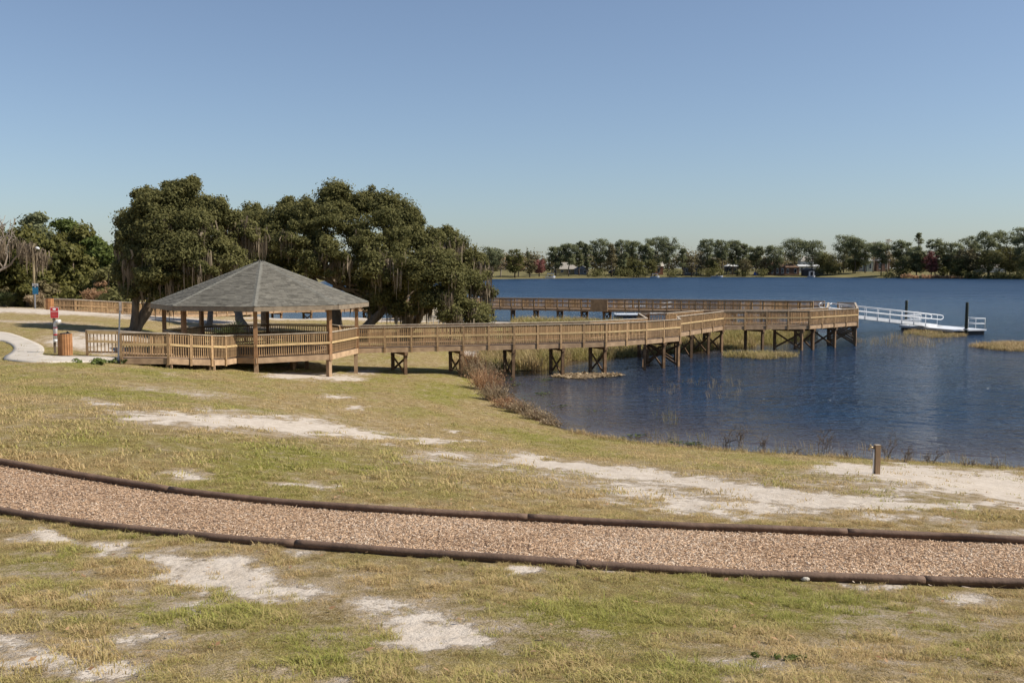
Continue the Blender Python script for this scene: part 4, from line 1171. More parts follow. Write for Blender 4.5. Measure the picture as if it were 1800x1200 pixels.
# red notice with the fishing-line tube
p = onland(97, 622); Yp = p.y
rs = thing('red_notice_post', p, 'red and white notice on a timber post with a white pipe receptacle', 'notice post')
MB().post(p.x, p.y, p.z - 0.3, p.z + 1.80, 0.10, 0.2).build('post', 'board', rs)
c_ = Vector((p.x + 0.06, p.y - 0.07, p.z + 1.90)); w_, h_ = 0.36, 0.50; yw = 0.3
sb = panel(rs, 'sign_board', 'white_paint', c_, w_, h_, yw)
panel(sb, 'red_header', 'red_paint', c_ + U * 0.155, w_ - 0.03, 0.16, yw, 0.004, 0.005)
panel(sb, 'red_field', 'red_paint', c_ - U * 0.07, w_ - 0.03, 0.24, yw, 0.004, 0.005)
panel(sb, 'red_footer', 'red_paint', c_ - U * 0.214, w_ - 0.03, 0.045, yw, 0.004, 0.005)
ovl = MB(); vv = []
for k in range(20):
    t_ = 2 * math.pi * k / 20; vv.append(c_ + Vector((math.cos(yw), math.sin(yw), 0)) * 0.075 * math.cos(t_) + U * (0.165 + 0.042 * math.sin(t_)) + Vector((math.sin(yw), -math.cos(yw), 0)) * 0.008)
ovl.add(vv, [tuple(range(20))]).build('white_oval', 'white_paint', sb)
for j in range(4):
    wid = (0.26, 0.28, 0.24, 0.27)[j]
    nseg = 7; lm = MB()
    for k in range(nseg):
        cc = c_ + Vector((math.cos(yw), math.sin(yw), 0)) * (-wid / 2 + wid * (k + 0.5) / nseg) + U * (0.018 - 0.055 * j) + Vector((math.sin(yw), -math.cos(yw), 0)) * 0.009
        x_ = Vector((math.cos(yw), math.sin(yw), 0)) * wid / nseg * 0.36
        lm.add([cc - x_ - U * 0.010, cc + x_ - U * 0.010, cc + x_ + U * 0.010, cc - x_ + U * 0.010], [(0, 1, 2, 3)])
    lm.build('lettering', 'pink_print', sb)
pt = Vector((p.x + 0.09, p.y - 0.10, 0)); zt = p.z
MB().tube([pt + U * (zt + 0.66), pt + U * (zt + 1.30), pt + Vector((0.03, -0.02, zt + 1.42)), pt + Vector((0.12, -0.04, zt + 1.50)), pt + Vector((0.2, -0.06, zt + 1.48))], [0.085, 0.085, 0.09, 0.10, 0.105], 12).build('pipe', 'pvc', rs, True)
MB().tube([pt + Vector((0.19, -0.06, zt + 1.483)), pt + Vector((0.235, -0.07, zt + 1.47))], [0.125, 0.125], 14).build('pipe_mouth', 'pvc', rs, True)
MB().tube([pt + U * (zt + 0.55), pt + U * (zt + 0.68)], [0.095, 0.10], 12).build('pipe_cap', 'white_paint', rs, True)
MB().tube([pt + U * (zt + 1.18), pt + U * (zt + 1.26)], 0.088, 12).build('label_band', 'pink_print', rs, True)
MB().tube([pt + U * (zt + 0.86), pt + U * (zt + 0.93)], 0.088, 12).build('label_band', 'red_paint', rs, True)
# leaning grey signpost
p = onland(207, 637); tp = at(213.5, 531, p.y + 0.1)
sp_ = thing('leaning_signpost', p, 'thin grey metal signpost leaning to one side in front of the ramp railing', 'signpost')
MB().beam(p - U * 0.3, Vector((tp.x - 0.02, p.y, tp.z)), 0.065, 0.03, (0, 1, 0)).build('post', 'galvanised', sp_)
panel(sp_, 'sign_plate', 'grey_paint', Vector((tp.x - 0.005, p.y - 0.03, tp.z - 0.17)), 0.125, 0.42, 0.9)
# lamp on a wooden pole, blue notice in front of it
p = at(61.5, 541, 90.0); p.z = tz(p.x, p.y); top = at(62, 431, 90.0)
lp = thing('street_lamp', p, 'wooden lamp pole with a small white luminaire behind the blue notice', 'street lamp')
MB().tube([p - U * 0.3, Vector((p.x, p.y, top.z))], [0.12, 0.085], 10).build('pole', 'lamp_wood', lp, True)
hz = top.z - 0.32
MB().tube([Vector((p.x, p.y, hz - 0.1)), Vector((p.x + 0.15, p.y - 0.05, hz)), Vector((p.x + 0.32, p.y - 0.05, hz + 0.02))], 0.03, 6).build('bracket', 'galvanised', lp, True)
MB().tube([Vector((p.x + 0.2, p.y - 0.05, hz + 0.05)), Vector((p.x + 0.32, p.y - 0.05, hz + 0.07)), Vector((p.x + 0.5, p.y - 0.05, hz + 0.04)), Vector((p.x + 0.62, p.y - 0.05, hz - 0.02))], [0.05, 0.12, 0.12, 0.05], 8).build('luminaire', 'white_metal', lp, True)
p = at(62, 542, 88.0); p.z = tz(p.x, p.y)
bs = thing('blue_notice', p, 'blue and white notice board on a metal post at the edge of the woods', 'notice board')
MB().post(p.x, p.y, p.z - 0.3, p.z + 1.5, 0.09).build('post', 'galvanised', bs)
c_ = at(62, 508, 87.8); 
b1 = panel(bs, 'sign_board', 'blue_paint', c_ - U * 0.09, 0.50, 0.72)
b2 = panel(bs, 'white_header', 'white_paint', c_ + U * 0.33, 0.52, 0.32)
for j in range(2):
    lm = MB(); wid = 0.42 - 0.14 * j; ns = 6 - 2 * j
    for k in range(ns):
        cc = c_ + Vector((-wid / 2 + wid * (k + .5) / ns, -0.006, 0.40 - 0.14 * j)); x_ = Vector((wid / ns * 0.36, 0, 0))
        lm.add([cc - x_ - U * 0.035, cc + x_ - U * 0.035, cc + x_ + U * 0.035, cc - x_ + U * 0.035], [(0, 1, 2, 3)])
    lm.build('lettering', 'dark_print', b2)
lm = MB().add([c_ + Vector((-0.06, -0.006, 0.14)), c_ + Vector((0.06, -0.006, 0.14)), c_ + Vector((0.05, -0.006, 0.22)), c_ + Vector((-0.05, -0.006, 0.22))], [(0, 1, 2, 3)]).build('emblem', 'white_paint', b1)

# tap post in the sand
p = onland(1541, 833)
tpz = thing('tap_post', p, 'short timber post with a water tap standing in white sand', 'tap post')
pxm = p.y / F
hh = 53 * pxm
MB().post(p.x, p.y, p.z - 0.3, p.z + hh - 0.01, 0.096, 0.12).build('post', 'tap_wood', tpz)
MB().post(p.x, p.y, p.z + hh - 0.01, p.z + hh, 0.10, 0.12).build('post_top', 'cap_wood', tpz)
MB().tube([Vector((p.x - 0.066, p.y, p.z - 0.2)), Vector((p.x - 0.066, p.y, p.z + hh * 0.86))], 0.016, 8).build('riser_pipe', 'pvc', tpz, True)
tb = Vector((p.x - 0.066, p.y, p.z + hh * 0.88))
MB().tube([tb, tb + Vector((-0.05, 0, 0.02)), tb + Vector((-0.09, 0, 0.01)), tb + Vector((-0.10, 0, -0.04))], [0.02, 0.022, 0.022, 0.018], 8).build('tap', 'tap_brass', tpz, True)
MB().tube([tb + Vector((-0.06, 0, 0.03)), tb + Vector((-0.06, 0, 0.06)), tb + Vector((-0.085, 0, 0.065))], [0.01, 0.01, 0.02], 6).build('tap_handle', 'tap_brass', tpz, True)

# pale rock by the near edging
p = onland(1416, 1021)
mb = MB(); import bmesh
bm = bmesh.new(); bmesh.ops.create_icosphere(bm, subdivisions=2, radius=0.04)
for v in bm.verts:
    v.co.x *= 1.0 + random.uniform(-.15, .15); v.co.y *= 0.8; v.co.z *= 0.62 + random.uniform(-.1, .1)
me = bpy.data.meshes.new('rock'); bm.to_mesh(me); bm.free(); me.materials.append(MATS['stone'])
ro = mesh_obj('rock', me, None, (p.x, p.y, p.z + 0.02)); tag(ro, 'small pale rock lying against the near edging of the wood-chip path', 'rock')

# little shed and picnic table behind the oak
sh = thing('shed', (xat(741, 96), 96, 0.8), 'small pale lap-sided shed half hidden by hanging oak foliage', 'shed')
cx, cy = xat(741, 94.5), 94.5; zg = tz(cx, cy) - 0.1; H_ = 2.55
e1 = Vector((3.6, 0.9, 0)); e2 = Vector((-1.25, 2.6, 0)); C0 = Vector((cx, cy, zg))
base = [C0, C0 + e1, C0 + e1 + e2, C0 + e2]
MB().prism(base, zg, zg + H_).build('wall', 'board', sh)
u1 = e1.normalized(); n1 = Vector((u1.y, -u1.x, 0))
for k in range(12):
    z_ = zg + 0.05 + k * 0.2; a_ = C0 + n1 * 0.015; b_ = C0 + e1 + n1 * 0.015
    MB().add([Vector((a_.x, a_.y, z_)) + n1 * 0.03, Vector((b_.x, b_.y, z_)) + n1 * 0.03, Vector((b_.x, b_.y, z_ + 0.2)), Vector((a_.x, a_.y, z_ + 0.2)), Vector((a_.x, a_.y, z_)), Vector((b_.x, b_.y, z_))], [(0, 1, 2, 3), (4, 5, 1, 0)]).build('siding_board', 'siding', sh)
u2 = e2.normalized(); n2 = Vector((-u2.y, u2.x, 0))
for k in range(9):
    c_ = C0 + e2 * ((k + 0.5) / 9) + n2 * 0.012; MB().post(c_.x, c_.y, zg, zg + H_, 0.03, math.atan2(n2.y, n2.x), 0.26).build('wall_board', 'board', sh)
rz = zg + H_; ov = 0.35
r0 = [C0 - u1 * ov - u2 * ov, C0 + e1 + u1 * ov - u2 * ov, C0 + e1 + e2 + u1 * ov + u2 * ov, C0 + e2 - u1 * ov + u2 * ov]
rg0 = C0 + e2 * 0.5 - u1 * ov + U * (H_ + 0.8); rg1 = C0 + e1 + e2 * 0.5 + u1 * ov + U * (H_ + 0.8)
rr_ = [Vector((v.x, v.y, rz + 0.01)) for v in r0]
MB().add(rr_ + [rg0, rg1], [(0, 1, 5, 4), (2, 3, 4, 5), (1, 2, 5), (3, 0, 4), (3, 2, 1, 0)]).build('roof', 'shingle', sh)
pt_ = at(708, 559, 97); zg = tz(pt_.x, pt_.y)
pic = thing('picnic_table', (pt_.x, pt_.y, zg), 'brown timber picnic table in the shade under the big oak', 'picnic table')
for k in range(5):
    MB().box((pt_.x - 0.9, pt_.y - 0.36 + 0.15 * k, zg + 0.72), (pt_.x + 0.9, pt_.y - 0.36 + 0.15 * k + 0.135, zg + 0.76)).build('top_plank', 'pile_wood', pic)
for s_ in (-1, 1):
    MB().box((pt_.x - 0.9, pt_.y + s_ * 0.75 - 0.12, zg + 0.42), (pt_.x + 0.9, pt_.y + s_ * 0.75 + 0.12, zg + 0.46)).build('seat', 'pile_wood', pic)
    for t_ in (-1, 1):
        MB().beam(Vector((pt_.x + s_ * 0.65, pt_.y + t_ * 0.65, zg - 0.05)), Vector((pt_.x + s_ * 0.65, pt_.y + t_ * 0.2, zg + 0.72)), 0.09, 0.04).build('leg', 'pile_wood', pic)
br = thing('bike_rack', (xat(775, 91), 91, 0.7), 'thin pale metal rail rack standing before the shed', 'rack')
zb_ = tz(xat(775, 91), 91)
for k in range(6):
    x_ = xat(752 + 9 * k, 91); MB().tube([Vector((x_, 91, zb_ - 0.1)), Vector((x_, 91, zb_ + 0.8))], 0.03, 6).build('upright', 'galvanised', br)
MB().tube([Vector((xat(750, 91), 91, zb_ + 0.8)), Vector((xat(799, 91), 91, zb_ + 0.8))], 0.03, 6).build('top_bar', 'galvanised', br)

# ------------------------------------------------------------------ trees
def leaf_cloud(C, R, n, size, seed, up=0.35, shell=(0.5, 1.12), aspect=0.55, droop=0.0):
    """n leaf-sized rhombs spread through clumps C (k,3) with radii R (k,3); returns verts, quads, tint"""
    r = np.random.default_rng(seed)
    w = (R[:, 0] * R[:, 1] * R[:, 2]) ** (2 / 3); w = w / w.sum()
    k = r.choice(len(C), n, p=w)
    d = r.normal(size=(n, 3)); d /= np.linalg.norm(d, axis=1)[:, None]
    rad = shell[0] + (shell[1] - shell[0]) * r.uniform(size=n) ** 0.6
    inner = r.uniform(size=n) < 0.30
    rad[inner] = r.uniform(0.2, 0.8, inner.sum())
    stray = r.uniform(size=n) < 0.16
    rad[stray] = r.uniform(1.0, 1.5, stray.sum())
    pos = C[k] + d * R[k] * rad[:, None]
    nr_ = d + np.array([0, 0, up]) + r.normal(size=(n, 3)) * 0.55
    nr_ /= np.linalg.norm(nr_, axis=1)[:, None]
    t = np.cross(nr_, r.normal(size=(n, 3))); t /= np.linalg.norm(t, axis=1)[:, None] + 1e-9
    b = np.cross(nr_, t)
    s = size * r.uniform(0.6, 1.35, n)[:, None]
    V = np.stack([pos - t * s, pos - b * s * aspect, pos + t * s, pos + b * s * aspect], 1).reshape(-1, 3)
    Q = np.arange(4 * n).reshape(n, 4)
    ct = r.uniform(0, 1, len(C))
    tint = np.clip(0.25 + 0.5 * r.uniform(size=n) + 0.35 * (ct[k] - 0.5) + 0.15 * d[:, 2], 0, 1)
    return V, Q, tint

def lobes_to_clumps(lobes, per_m2, cr, seed, flat=0.7, under=-0.45, hole=0.41):
    """leaf clumps of uneven size through the outer part of each lobe (x, y, z, rx, ry, rz), with holes between them"""
    r = np.random.default_rng(seed); C = []; R = []
    for l in lobes:
        c = np.array(l[:3]); q = np.array(l[3:])
        n = max(3, int(per_m2 * 4 * math.pi * (q.prod() ** (2 / 3))))
        for _ in range(n):
            while True:
                d = r.normal(size=3); d /= np.linalg.norm(d)
                if d[2] > under: break
            f = 0.45 + 0.68 * r.uniform() ** 0.8
            p = c + d * q * f
            h = vnoise(np.array([p[0] * 0.8 + p[2] * 0.9]), np.array([p[1] * 0.6 - p[2] * 0.7]), 5)[0]
            if h < hole and r.uniform() < 0.85: continue
            C.append(p); s_ = cr * math.exp(r.normal() * 0.38) * (1.15 - 0.35 * f)
            R.append([s_ * r.uniform(.85, 1.25), s_ * r.uniform(.85, 1.25), s_ * flat])
    return np.array(C), np.array(R)

def moss_mesh(anchors, n, lmin, lmax, w, seed, gap=0.28):
    r = np.random.default_rng(seed); V = []; Q = []; T = []
    for i in range(n):
        a_ = anchors[r.integers(len(anchors))] + r.normal(size=3) * np.array([gap, gap, 0.2])
        L_ = r.uniform(lmin, lmax) * r.uniform(0.4, 1); an = r.uniform(0, math.pi); ww = w * r.uniform(0.5, 1.3)
        dx, dy = math.cos(an) * ww / 2, math.sin(an) * ww / 2; n0 = len(V); sway = r.normal(size=2) * 0.06
        V += [(a_[0] - dx, a_[1] - dy, a_[2]), (a_[0] + dx, a_[1] + dy, a_[2]), (a_[0] + dx * .9 + sway[0], a_[1] + dy * .9 + sway[1], a_[2] - L_ * .55), (a_[0] - dx * .9 + sway[0], a_[1] - dy * .9 + sway[1], a_[2] - L_ * .55),
              (a_[0] + dx * .15, a_[1] + dy * .15, a_[2] - L_), (a_[0] - dx * .15, a_[1] - dy * .15, a_[2] - L_)]
        Q += [(n0, n0 + 1, n0 + 2, n0 + 3), (n0 + 3, n0 + 2, n0 + 4, n0 + 5)]; t_ = r.uniform(); T += [t_, t_]
    return np.array(V), Q, T

def limb(mb, a_, b_, r0, r1, bend=0.12, n=6, sides=8, seed=0):
    r = np.random.default_rng(seed); a_ = Vector(a_); b_ = Vector(b_); L_ = (b_ - a_).length; pts = []; rad = []
    o1 = Vector(r.normal(size=3)) * bend * L_ * 0.5; o1.z = abs(o1.z) * 0.6
    for k in range(n + 1):
        t_ = k / n; pts.append(a_.lerp(b_, t_) + o1 * math.sin(math.pi * t_) + Vector(r.normal(size=3)) * 0.015 * L_ * math.sin(math.pi * t_)); rad.append(r0 + (r1 - r0) * t_ ** 0.8)
    mb.tube(pts, rad, sides); return pts

def build_crown(root, nm, C, R, n, size, mat, seed, **kw):
    V, Q, t_ = leaf_cloud(C, R, n, size, seed, **kw)
    og = np.array(ORG[root.name])
    me = np_mesh(nm, V - og, Q, None, mat, {'tint': ('FACE', t_)})
    o = bpy.data.objects.new(nm, me); link(o, root); ORG[o.name] = ORG[root.name]
    return o

def px_lobes(L_, Y, dY=0.8):
    """(px, py, radius px, depth offset m) -> world lobes at depth Y"""
    out = []
    for px, py, rp, dy in L_:
        py = py + max(0.0, (420 - py) * 0.14)
        p = at(px, py, Y + dy); r_ = 0.92 * rp * (Y + dy) / F
        out.append((p.x, p.y, p.z, r_, r_ * dY, r_ * 0.9))
    return out

def oak(Y, lobes_px, trunks, n, size, seed, label, nmoss, cr=0.85, per=0.42, moss_anch=None, leaf='oak_leaf', group=None):
    base = Vector(trunks[0][0])
    root = thing('oak_tree', base, label, 'tree', group)
    lobes = px_lobes(lobes_px, Y)
    C, R = lobes_to_clumps(lobes, per, cr, seed)
    r = np.random.default_rng(seed + 17); ex_c = []; ex_r = []       # leafy sprays that break the outline
    for l in lobes:
        for _ in range(9):
            d = r.normal(size=3); d[2] = abs(d[2]) * 0.9 + 0.05; d /= np.linalg.norm(d); s = r.uniform(0.13, 0.30); f = r.uniform(1.0, 1.22)
            for j in range(5):
                ex_c.append(np.array(l[:3]) + d * np.array(l[3:]) * (f - 0.09 * j) + r.normal(size=3) * 0.12); ex_r.append([s * 1.2, s * 1.2, s])
    C = np.r_[C, np.array(ex_c)]; R = np.r_[R, np.array(ex_r)]
    LC = np.array([l[:3] for l in lobes])
    for ti_, (b_, tips, r0) in enumerate(trunks):
        mb = MB(); b_ = Vector(b_)
        for k, (m_, hub, rh) in enumerate(tips):
            pts = limb(mb, b_ - Vector((0, 0, 0.3)), hub, r0 * m_, rh, 0.10, 7, 10, seed + k + ti_ * 7)
        mb.tube([b_ - Vector((0, 0, 0.4)), b_ + Vector((0, 0, 0.25))], [r0 * 1.3, r0 * 0.95], 10)
        o = mb.build('trunk', 'bark', root, True)
        bmb = MB()
        hub = Vector(tips[0][1])
        order = np.argsort(((LC - np.array(hub)) ** 2).sum(1))
        for k in order[:max(4, int(len(LC) * 0.75 / len(trunks)) + 2)]:
            h_ = Vector(tips[k % len(tips)][1]); pts = limb(bmb, h_, LC[k], tips[k % len(tips)][2] * 0.7, 0.05, 0.16, 6, 6, seed + 50 + int(k))
            for j in range(3):
                cc = C[np.argsort(((C - LC[k]) ** 2).sum(1))[j * 2 + 1]]
                limb(bmb, pts[4], Vector(cc), 0.06, 0.02, 0.15, 4, 5, seed + 90 + j + int(k) * 3)
        bmb.build('branches', 'bark', o)
        ORG[o.name] = ORG[root.name]
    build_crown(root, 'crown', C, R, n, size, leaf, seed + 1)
    if nmoss:
        an = C - np.stack([np.zeros(len(C)), np.zeros(len(C)), R[:, 2] * 0.5], -1)
        low = an[:, 2] < np.percentile(an[:, 2], 70)
        rm = np.random.default_rng(seed + 4); pick = an[low][rm.integers(0, low.sum(), max(40, nmoss // 26))]
        V, Q, T = moss_mesh(pick, nmoss, 0.5, 2.0, 0.12, seed + 3, 0.22)
        me = np_mesh('hanging_moss', V - np.array(ORG[root.name]), Q, None, 'moss', {'tint': ('FACE', T)})
        o = bpy.data.objects.new('hanging_moss', me); link(o, root)
    return root

# oak behind the ramp, trunk leaning into its crown
YA = 64.0
bA = Vector((xat(227, 63.5), 63.5, tz(xat(227, 63.5), 63.5)))
hub1 = at(278, 508, YA); hub2 = at(310, 470, YA + 1); hub3 = at(240, 470, YA)
oak(YA, [(305, 345, 38, 0), (272, 362, 34, -1), (340, 372, 34, 1), (378, 372, 30, 0), (410, 395, 32, 1), (430, 420, 28, 0), (240, 400, 34, 0), (222, 432, 26, -1), (290, 410, 44, -2), (350, 420, 42, -2),
         (245, 462, 34, -2), (228, 478, 22, 0), (300, 455, 38, -3), (265, 495, 32, -3.5), (345, 475, 34, -3), (395, 455, 38, -1.5), (420, 480, 30, 0), (325, 505, 28, -2), (240, 515, 18, -1), (380, 500, 26, 1), (285, 520, 22, -2), (310, 330, 22, 2), (255, 335, 14, 1), (335, 320, 16, 0)],
    [(bA, [(1.0, hub1, 0.30), (0.8, hub2, 0.24), (0.6, hub3, 0.2)], 0.42)], 190000, 0.088, 11, 'live oak with thick leaning trunk and hanging moss behind the gazebo ramp', 1900, cr=0.5, per=1.25)
# big spreading oak, several trunks
YB = 79.0
def gnd(px, Y):
    x_ = xat(px, Y); return Vector((x_, Y, tz(x_, Y)))
oak(YB, [(600, 350, 36, 0), (588, 335, 22, 1), (640, 365, 40, 0), (690, 375, 34, 1), (665, 350, 22, 0), (712, 400, 32, 0), (560, 385, 42, -1), (520, 370, 34, 1), (508, 358, 16, 2), (480, 395, 36, 2), (455, 385, 22, 3),
         (600, 410, 52, -4), (670, 420, 52, -4), (540, 430, 48, -4), (480, 440, 44, -1), (735, 435, 44, -2), (775, 440, 38, -2), (805, 450, 34, 0), (832, 468, 26, 0), (640, 465, 48, -6), (570, 470, 42, -5), (710, 475, 50, -6), (765, 485, 46, -6),
         (815, 500, 36, -3), (838, 490, 22, 0), (500, 480, 38, 0), (450, 450, 36, 2), (690, 515, 32, -4), (765, 530, 32, -6), (805, 540, 28, -5), (835, 548, 20, -3), (742, 545, 20, -5), (845, 515, 18, -2), (790, 556, 16, -6), (780, 412, 16, 0), (720, 372, 14, 0), (470, 480, 28, 1), (840, 565, 12, -5), (650, 505, 28, -2), (682, 532, 20, -3), (618, 500, 28, 0), (705, 548, 15, -4), (660, 535, 16, -1), (625, 525, 16, 1)],
    [(gnd(590, 80), [(1.0, at(592, 500, 79), 0.32), (0.7, at(545, 480, 80), 0.22)], 0.62), (gnd(612, 76), [(1.0, at(690, 520, 77), 0.26), (0.7, at(740, 500, 76), 0.2)], 0.42),
     (gnd(712, 82), [(1.0, at(735, 505, 80), 0.3), (0.7, at(790, 500, 79), 0.2)], 0.55), (gnd(465, 84), [(1.0, at(470, 490, 82), 0.25)], 0.38)],
    320000, 0.098, 31, 'massive spreading live oak with drooping limbs and grey moss behind the boardwalk', 3600, cr=0.58, per=1.1)
# slimmer oak between the two, seen under the gazebo roof
oak(86.0, [(430, 400, 30, 0), (445, 430, 34, 0), (400, 440, 30, 0), (470, 455, 34, 0), (420, 470, 34, 0), (380, 480, 28, 0), (455, 490, 28, -1), (350, 470, 26, 0), (440, 372, 16, 0)],
    [(gnd(437, 78), [(1.0, at(405, 500, 85), 0.22)], 0.40), (gnd(364, 80), [(1.0, at(390, 500, 85), 0.16)], 0.26)], 50000, 0.11, 51, 'thin-trunked oak whose bent stems show under the gazebo roof', 700)

# saw palmetto behind the gazebo
def fan_palm(root, c, n, L_, seed, mat='palm_leaf'):
    r = np.random.default_rng(seed); V = []; Q = []; T = []
    for i in range(n):
        az = r.uniform(0, 6.283); el = r.uniform(0.25, 1.45); ln = L_ * r.uniform(0.6, 1.1); d = np.array([math.cos(az) * math.cos(el), math.sin(az) * math.cos(el), math.sin(el)])
        b_ = np.array(c) + np.array([r.normal(0, .2), r.normal(0, .2), 0.05]); tip = b_ + d * ln * 0.55
        sd_ = np.cross(d, [0, 0, 1.0]); sd_ /= np.linalg.norm(sd_) + 1e-9; up = np.cross(sd_, d)
        n0 = len(V); V += [b_ - sd_ * .01, b_ + sd_ * .01, tip + sd_ * .01, tip - sd_ * .01]; Q.append((n0, n0 + 1, n0 + 2, n0 + 3)); T.append(0.3)
        for k in range(9):
            f = (k - 4) / 4 * 1.25; e = d * math.cos(f) + sd_ * math.sin(f); q = tip + e * ln * 0.5 - np.array([0, 0, 0.06]); m = tip + e * ln * 0.25; pw = np.cross(e, up) * 0.028
            n0 = len(V); V += [tip, m - pw, q, m + pw]; Q.append((n0, n0 + 1, n0 + 2, n0 + 3)); T.append(r.uniform())
    o = bpy.data.objects.new('fronds', np_mesh('fronds', np.array(V) - np.array(ORG[root.name]), Q, None, mat, {'tint': ('FACE', T)})); link(o, root)
g_ = gnd(401, 68)
pl = thing('palmetto', g_, 'spiky green palmetto bush seen through the gazebo behind its far railing', 'palmetto'); fan_palm(pl, g_, 42, 1.5, 5)
MB().tube([g_ - U * 0.2, g_ + U * 0.25], [0.2, 0.15], 8).build('stem', 'bark', pl, True)
for i, (px, Y, lab) in enumerate(((6, 92, 'green palmetto fan leaves at the foot of the mossy bare tree'), (-30, 90, 'palmetto clump at the far edge of the woods beside the mossy bare tree'))):
    g_ = gnd(px, Y); pl = thing('palmetto', g_, lab, 'palmetto'); fan_palm(pl, g_, 40, 1.7, 6 + i); MB().tube([g_ - U * 0.2, g_ + U * 0.2], [0.2, 0.15], 8).build('stem', 'bark', pl, True)

# woods on the left
def wood_tree(px, topy, wpx, Y, n, seed, label, leaf='wood_leaf', size=0.24, kind='round', group='trees at the edge of the woods on the left', trunk='bark', per=0.35, name=None):
    b_ = gnd(px, Y); top = at(px, topy, Y); H = top.z - b_.z; w = wpx * Y / F
    root = thing(name or ('pine_tree' if kind == 'pine' else 'woodland_tree'), b_, label, 'tree', group)
    r = np.random.default_rng(seed); lobes = []
    nl = 12 if kind == 'round' else 14
    for k in range(nl):
        t_ = r.uniform(0.16 if kind == 'round' else 0.3, 0.92); ww = w * 0.5 * (math.sin(math.pi * min(1, max(0.1, 1.02 - t_)) ** 0.7) ** 0.6 if kind == 'round' else (1.05 - t_) ** 0.5)
        a_ = r.uniform(0, 6.283); rr_ = ww * math.sqrt(r.uniform(0.1, 1)) * 0.75; s = w * r.uniform(0.16, 0.26)
        lobes.append((b_.x + rr_ * math.cos(a_), b_.y + rr_ * math.sin(a_) * 0.7, b_.z + H * t_ - s * 0.2, s, s, s * 0.85))
    lobes.append((b_.x, b_.y, b_.z + H - w * 0.15, w * 0.2, w * 0.2, w * 0.15))
    C, R = lobes_to_clumps(lobes, per * 2, 0.5 + w * 0.03, seed + 2, hole=0.25)
    mb = MB(); limb(mb, b_ - U * 0.3, (b_.x, b_.y, b_.z + H * 0.9), 0.1 + H * 0.017, 0.05, 0.04, 8, 8, seed)
    tr = mb.build('trunk', trunk, root, True); bm_ = MB()
    for k, l in enumerate(lobes[:9]):
        limb(bm_, (b_.x, b_.y, b_.z + max(0.25 * H, (l[2] - b_.z) * 0.7)), l[:3], 0.07, 0.03, 0.12, 4, 5, seed + k)
    bm_.build('branches', trunk, tr)
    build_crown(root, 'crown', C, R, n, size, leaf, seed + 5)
    return root
WT = [(70, 378, 70, 112, 9000, 'pine whose rounded top rises highest over the left woods', 'pine_leaf'), (30, 402, 80, 106, 8000, 'dull green tree just behind the mossy bare tree', 'wood_leaf'),
      (108, 386, 80, 118, 9000, 'green tree right of the tallest pine in the left woods', 'bright_leaf'), (140, 400, 76, 114, 8000, 'yellowish green tree in the middle of the left woods', 'wood_leaf'),
      (168, 418, 70, 112, 8000, 'bushy bright green pine on the falling side of the left woods', 'bright_leaf'), (196, 432, 62, 108, 8000, 'bright green tree nearest to the leaning oak in the left woods', 'bright_leaf'),
      (80, 425, 80, 100, 9000, 'olive tree behind the lamp pole', 'wood_leaf'), (130, 440, 80, 101, 8000, 'broad yellow-green tree behind the far pier entrance', 'wood_leaf'),
      (-40, 390, 90, 104, 7000, 'green tree at the picture edge behind the mossy bare tree', 'wood_leaf'), (215, 468, 60, 99, 8000, 'dark shaded tree behind the crown edge of the leaning oak', 'oak_leaf'), (185, 478, 50, 96, 6000, 'dark low oak behind the far pier railing', 'oak_leaf'),
      (255, 430, 90, 125, 6000, 'tree hidden behind the leaning oak crown', 'wood_leaf'), (320, 445, 100, 130, 5000, 'woodland tree far behind the gazebo roof', 'wood_leaf')]
for i, (px, ty, w, Y, n, lab, lf) in enumerate(WT):
    wood_tree(px, ty, w * 1.1, Y, int(n * 1.8), 200 + 11 * i, lab, lf, 0.21)
# undergrowth bushes along the wood edge
BU = [(20, 500, 44, 95, 'olive_leaf', 'dull olive bush under the mossy bare tree'), (48, 497, 40, 94, 'wood_leaf', 'green-brown bush left of the blue notice'), (85, 492, 46, 95, 'olive_leaf', 'tangled olive bush behind the far litter bin'), (118, 488, 44, 95, 'wood_leaf', 'leafy bush above the far pier railing'),
      (160, 490, 56, 93, 'brown_leaf', 'bare reddish-brown bush behind the far pier railing'), (205, 500, 40, 93, 'oak_leaf', 'dark green bush beside the leaning oak trunk'), (-25, 505, 50, 95, 'olive_leaf', 'olive bush at the far edge of the wood line'), (62, 515, 30, 93, 'tan_leaf', 'dry twiggy bush at the foot of the lamp pole')]
for i, (px, ty, w, Y, lf, lab) in enumerate(BU):
    b_ = gnd(px, Y); top = at(px, ty, Y); H = top.z - b_.z; ww = w * Y / F
    root = thing('woodland_bush', b_, lab, 'bush', 'bushes along the edge of the woods')
    r = np.random.default_rng(400 + i); lob = [(b_.x + r.normal() * ww * .25, b_.y + r.normal() * .4, b_.z + H * r.uniform(.25, .8), ww * .28, ww * .25, H * .25) for _ in range(7)]
    C, R = lobes_to_clumps(lob, 0.7, 0.4, 410 + i, under=-0.8)
    sparse = lf in ('brown_leaf', 'tan_leaf')
    build_crown(root, 'foliage', C, R, 1500 if sparse else 3600, 0.2 if not sparse else 0.22, lf, 420 + i, aspect=0.16 if sparse else 0.5)
    mb = MB()
    for k in range(9):
        limb(mb, b_ + Vector((r.normal() * .15, r.normal() * .15, -0.2)), C[r.integers(len(C))], 0.035, 0.012, 0.1, 4, 5, 430 + i * 9 + k)
    mb.build('stems', 'tan_twig' if sparse else 'twig', root)

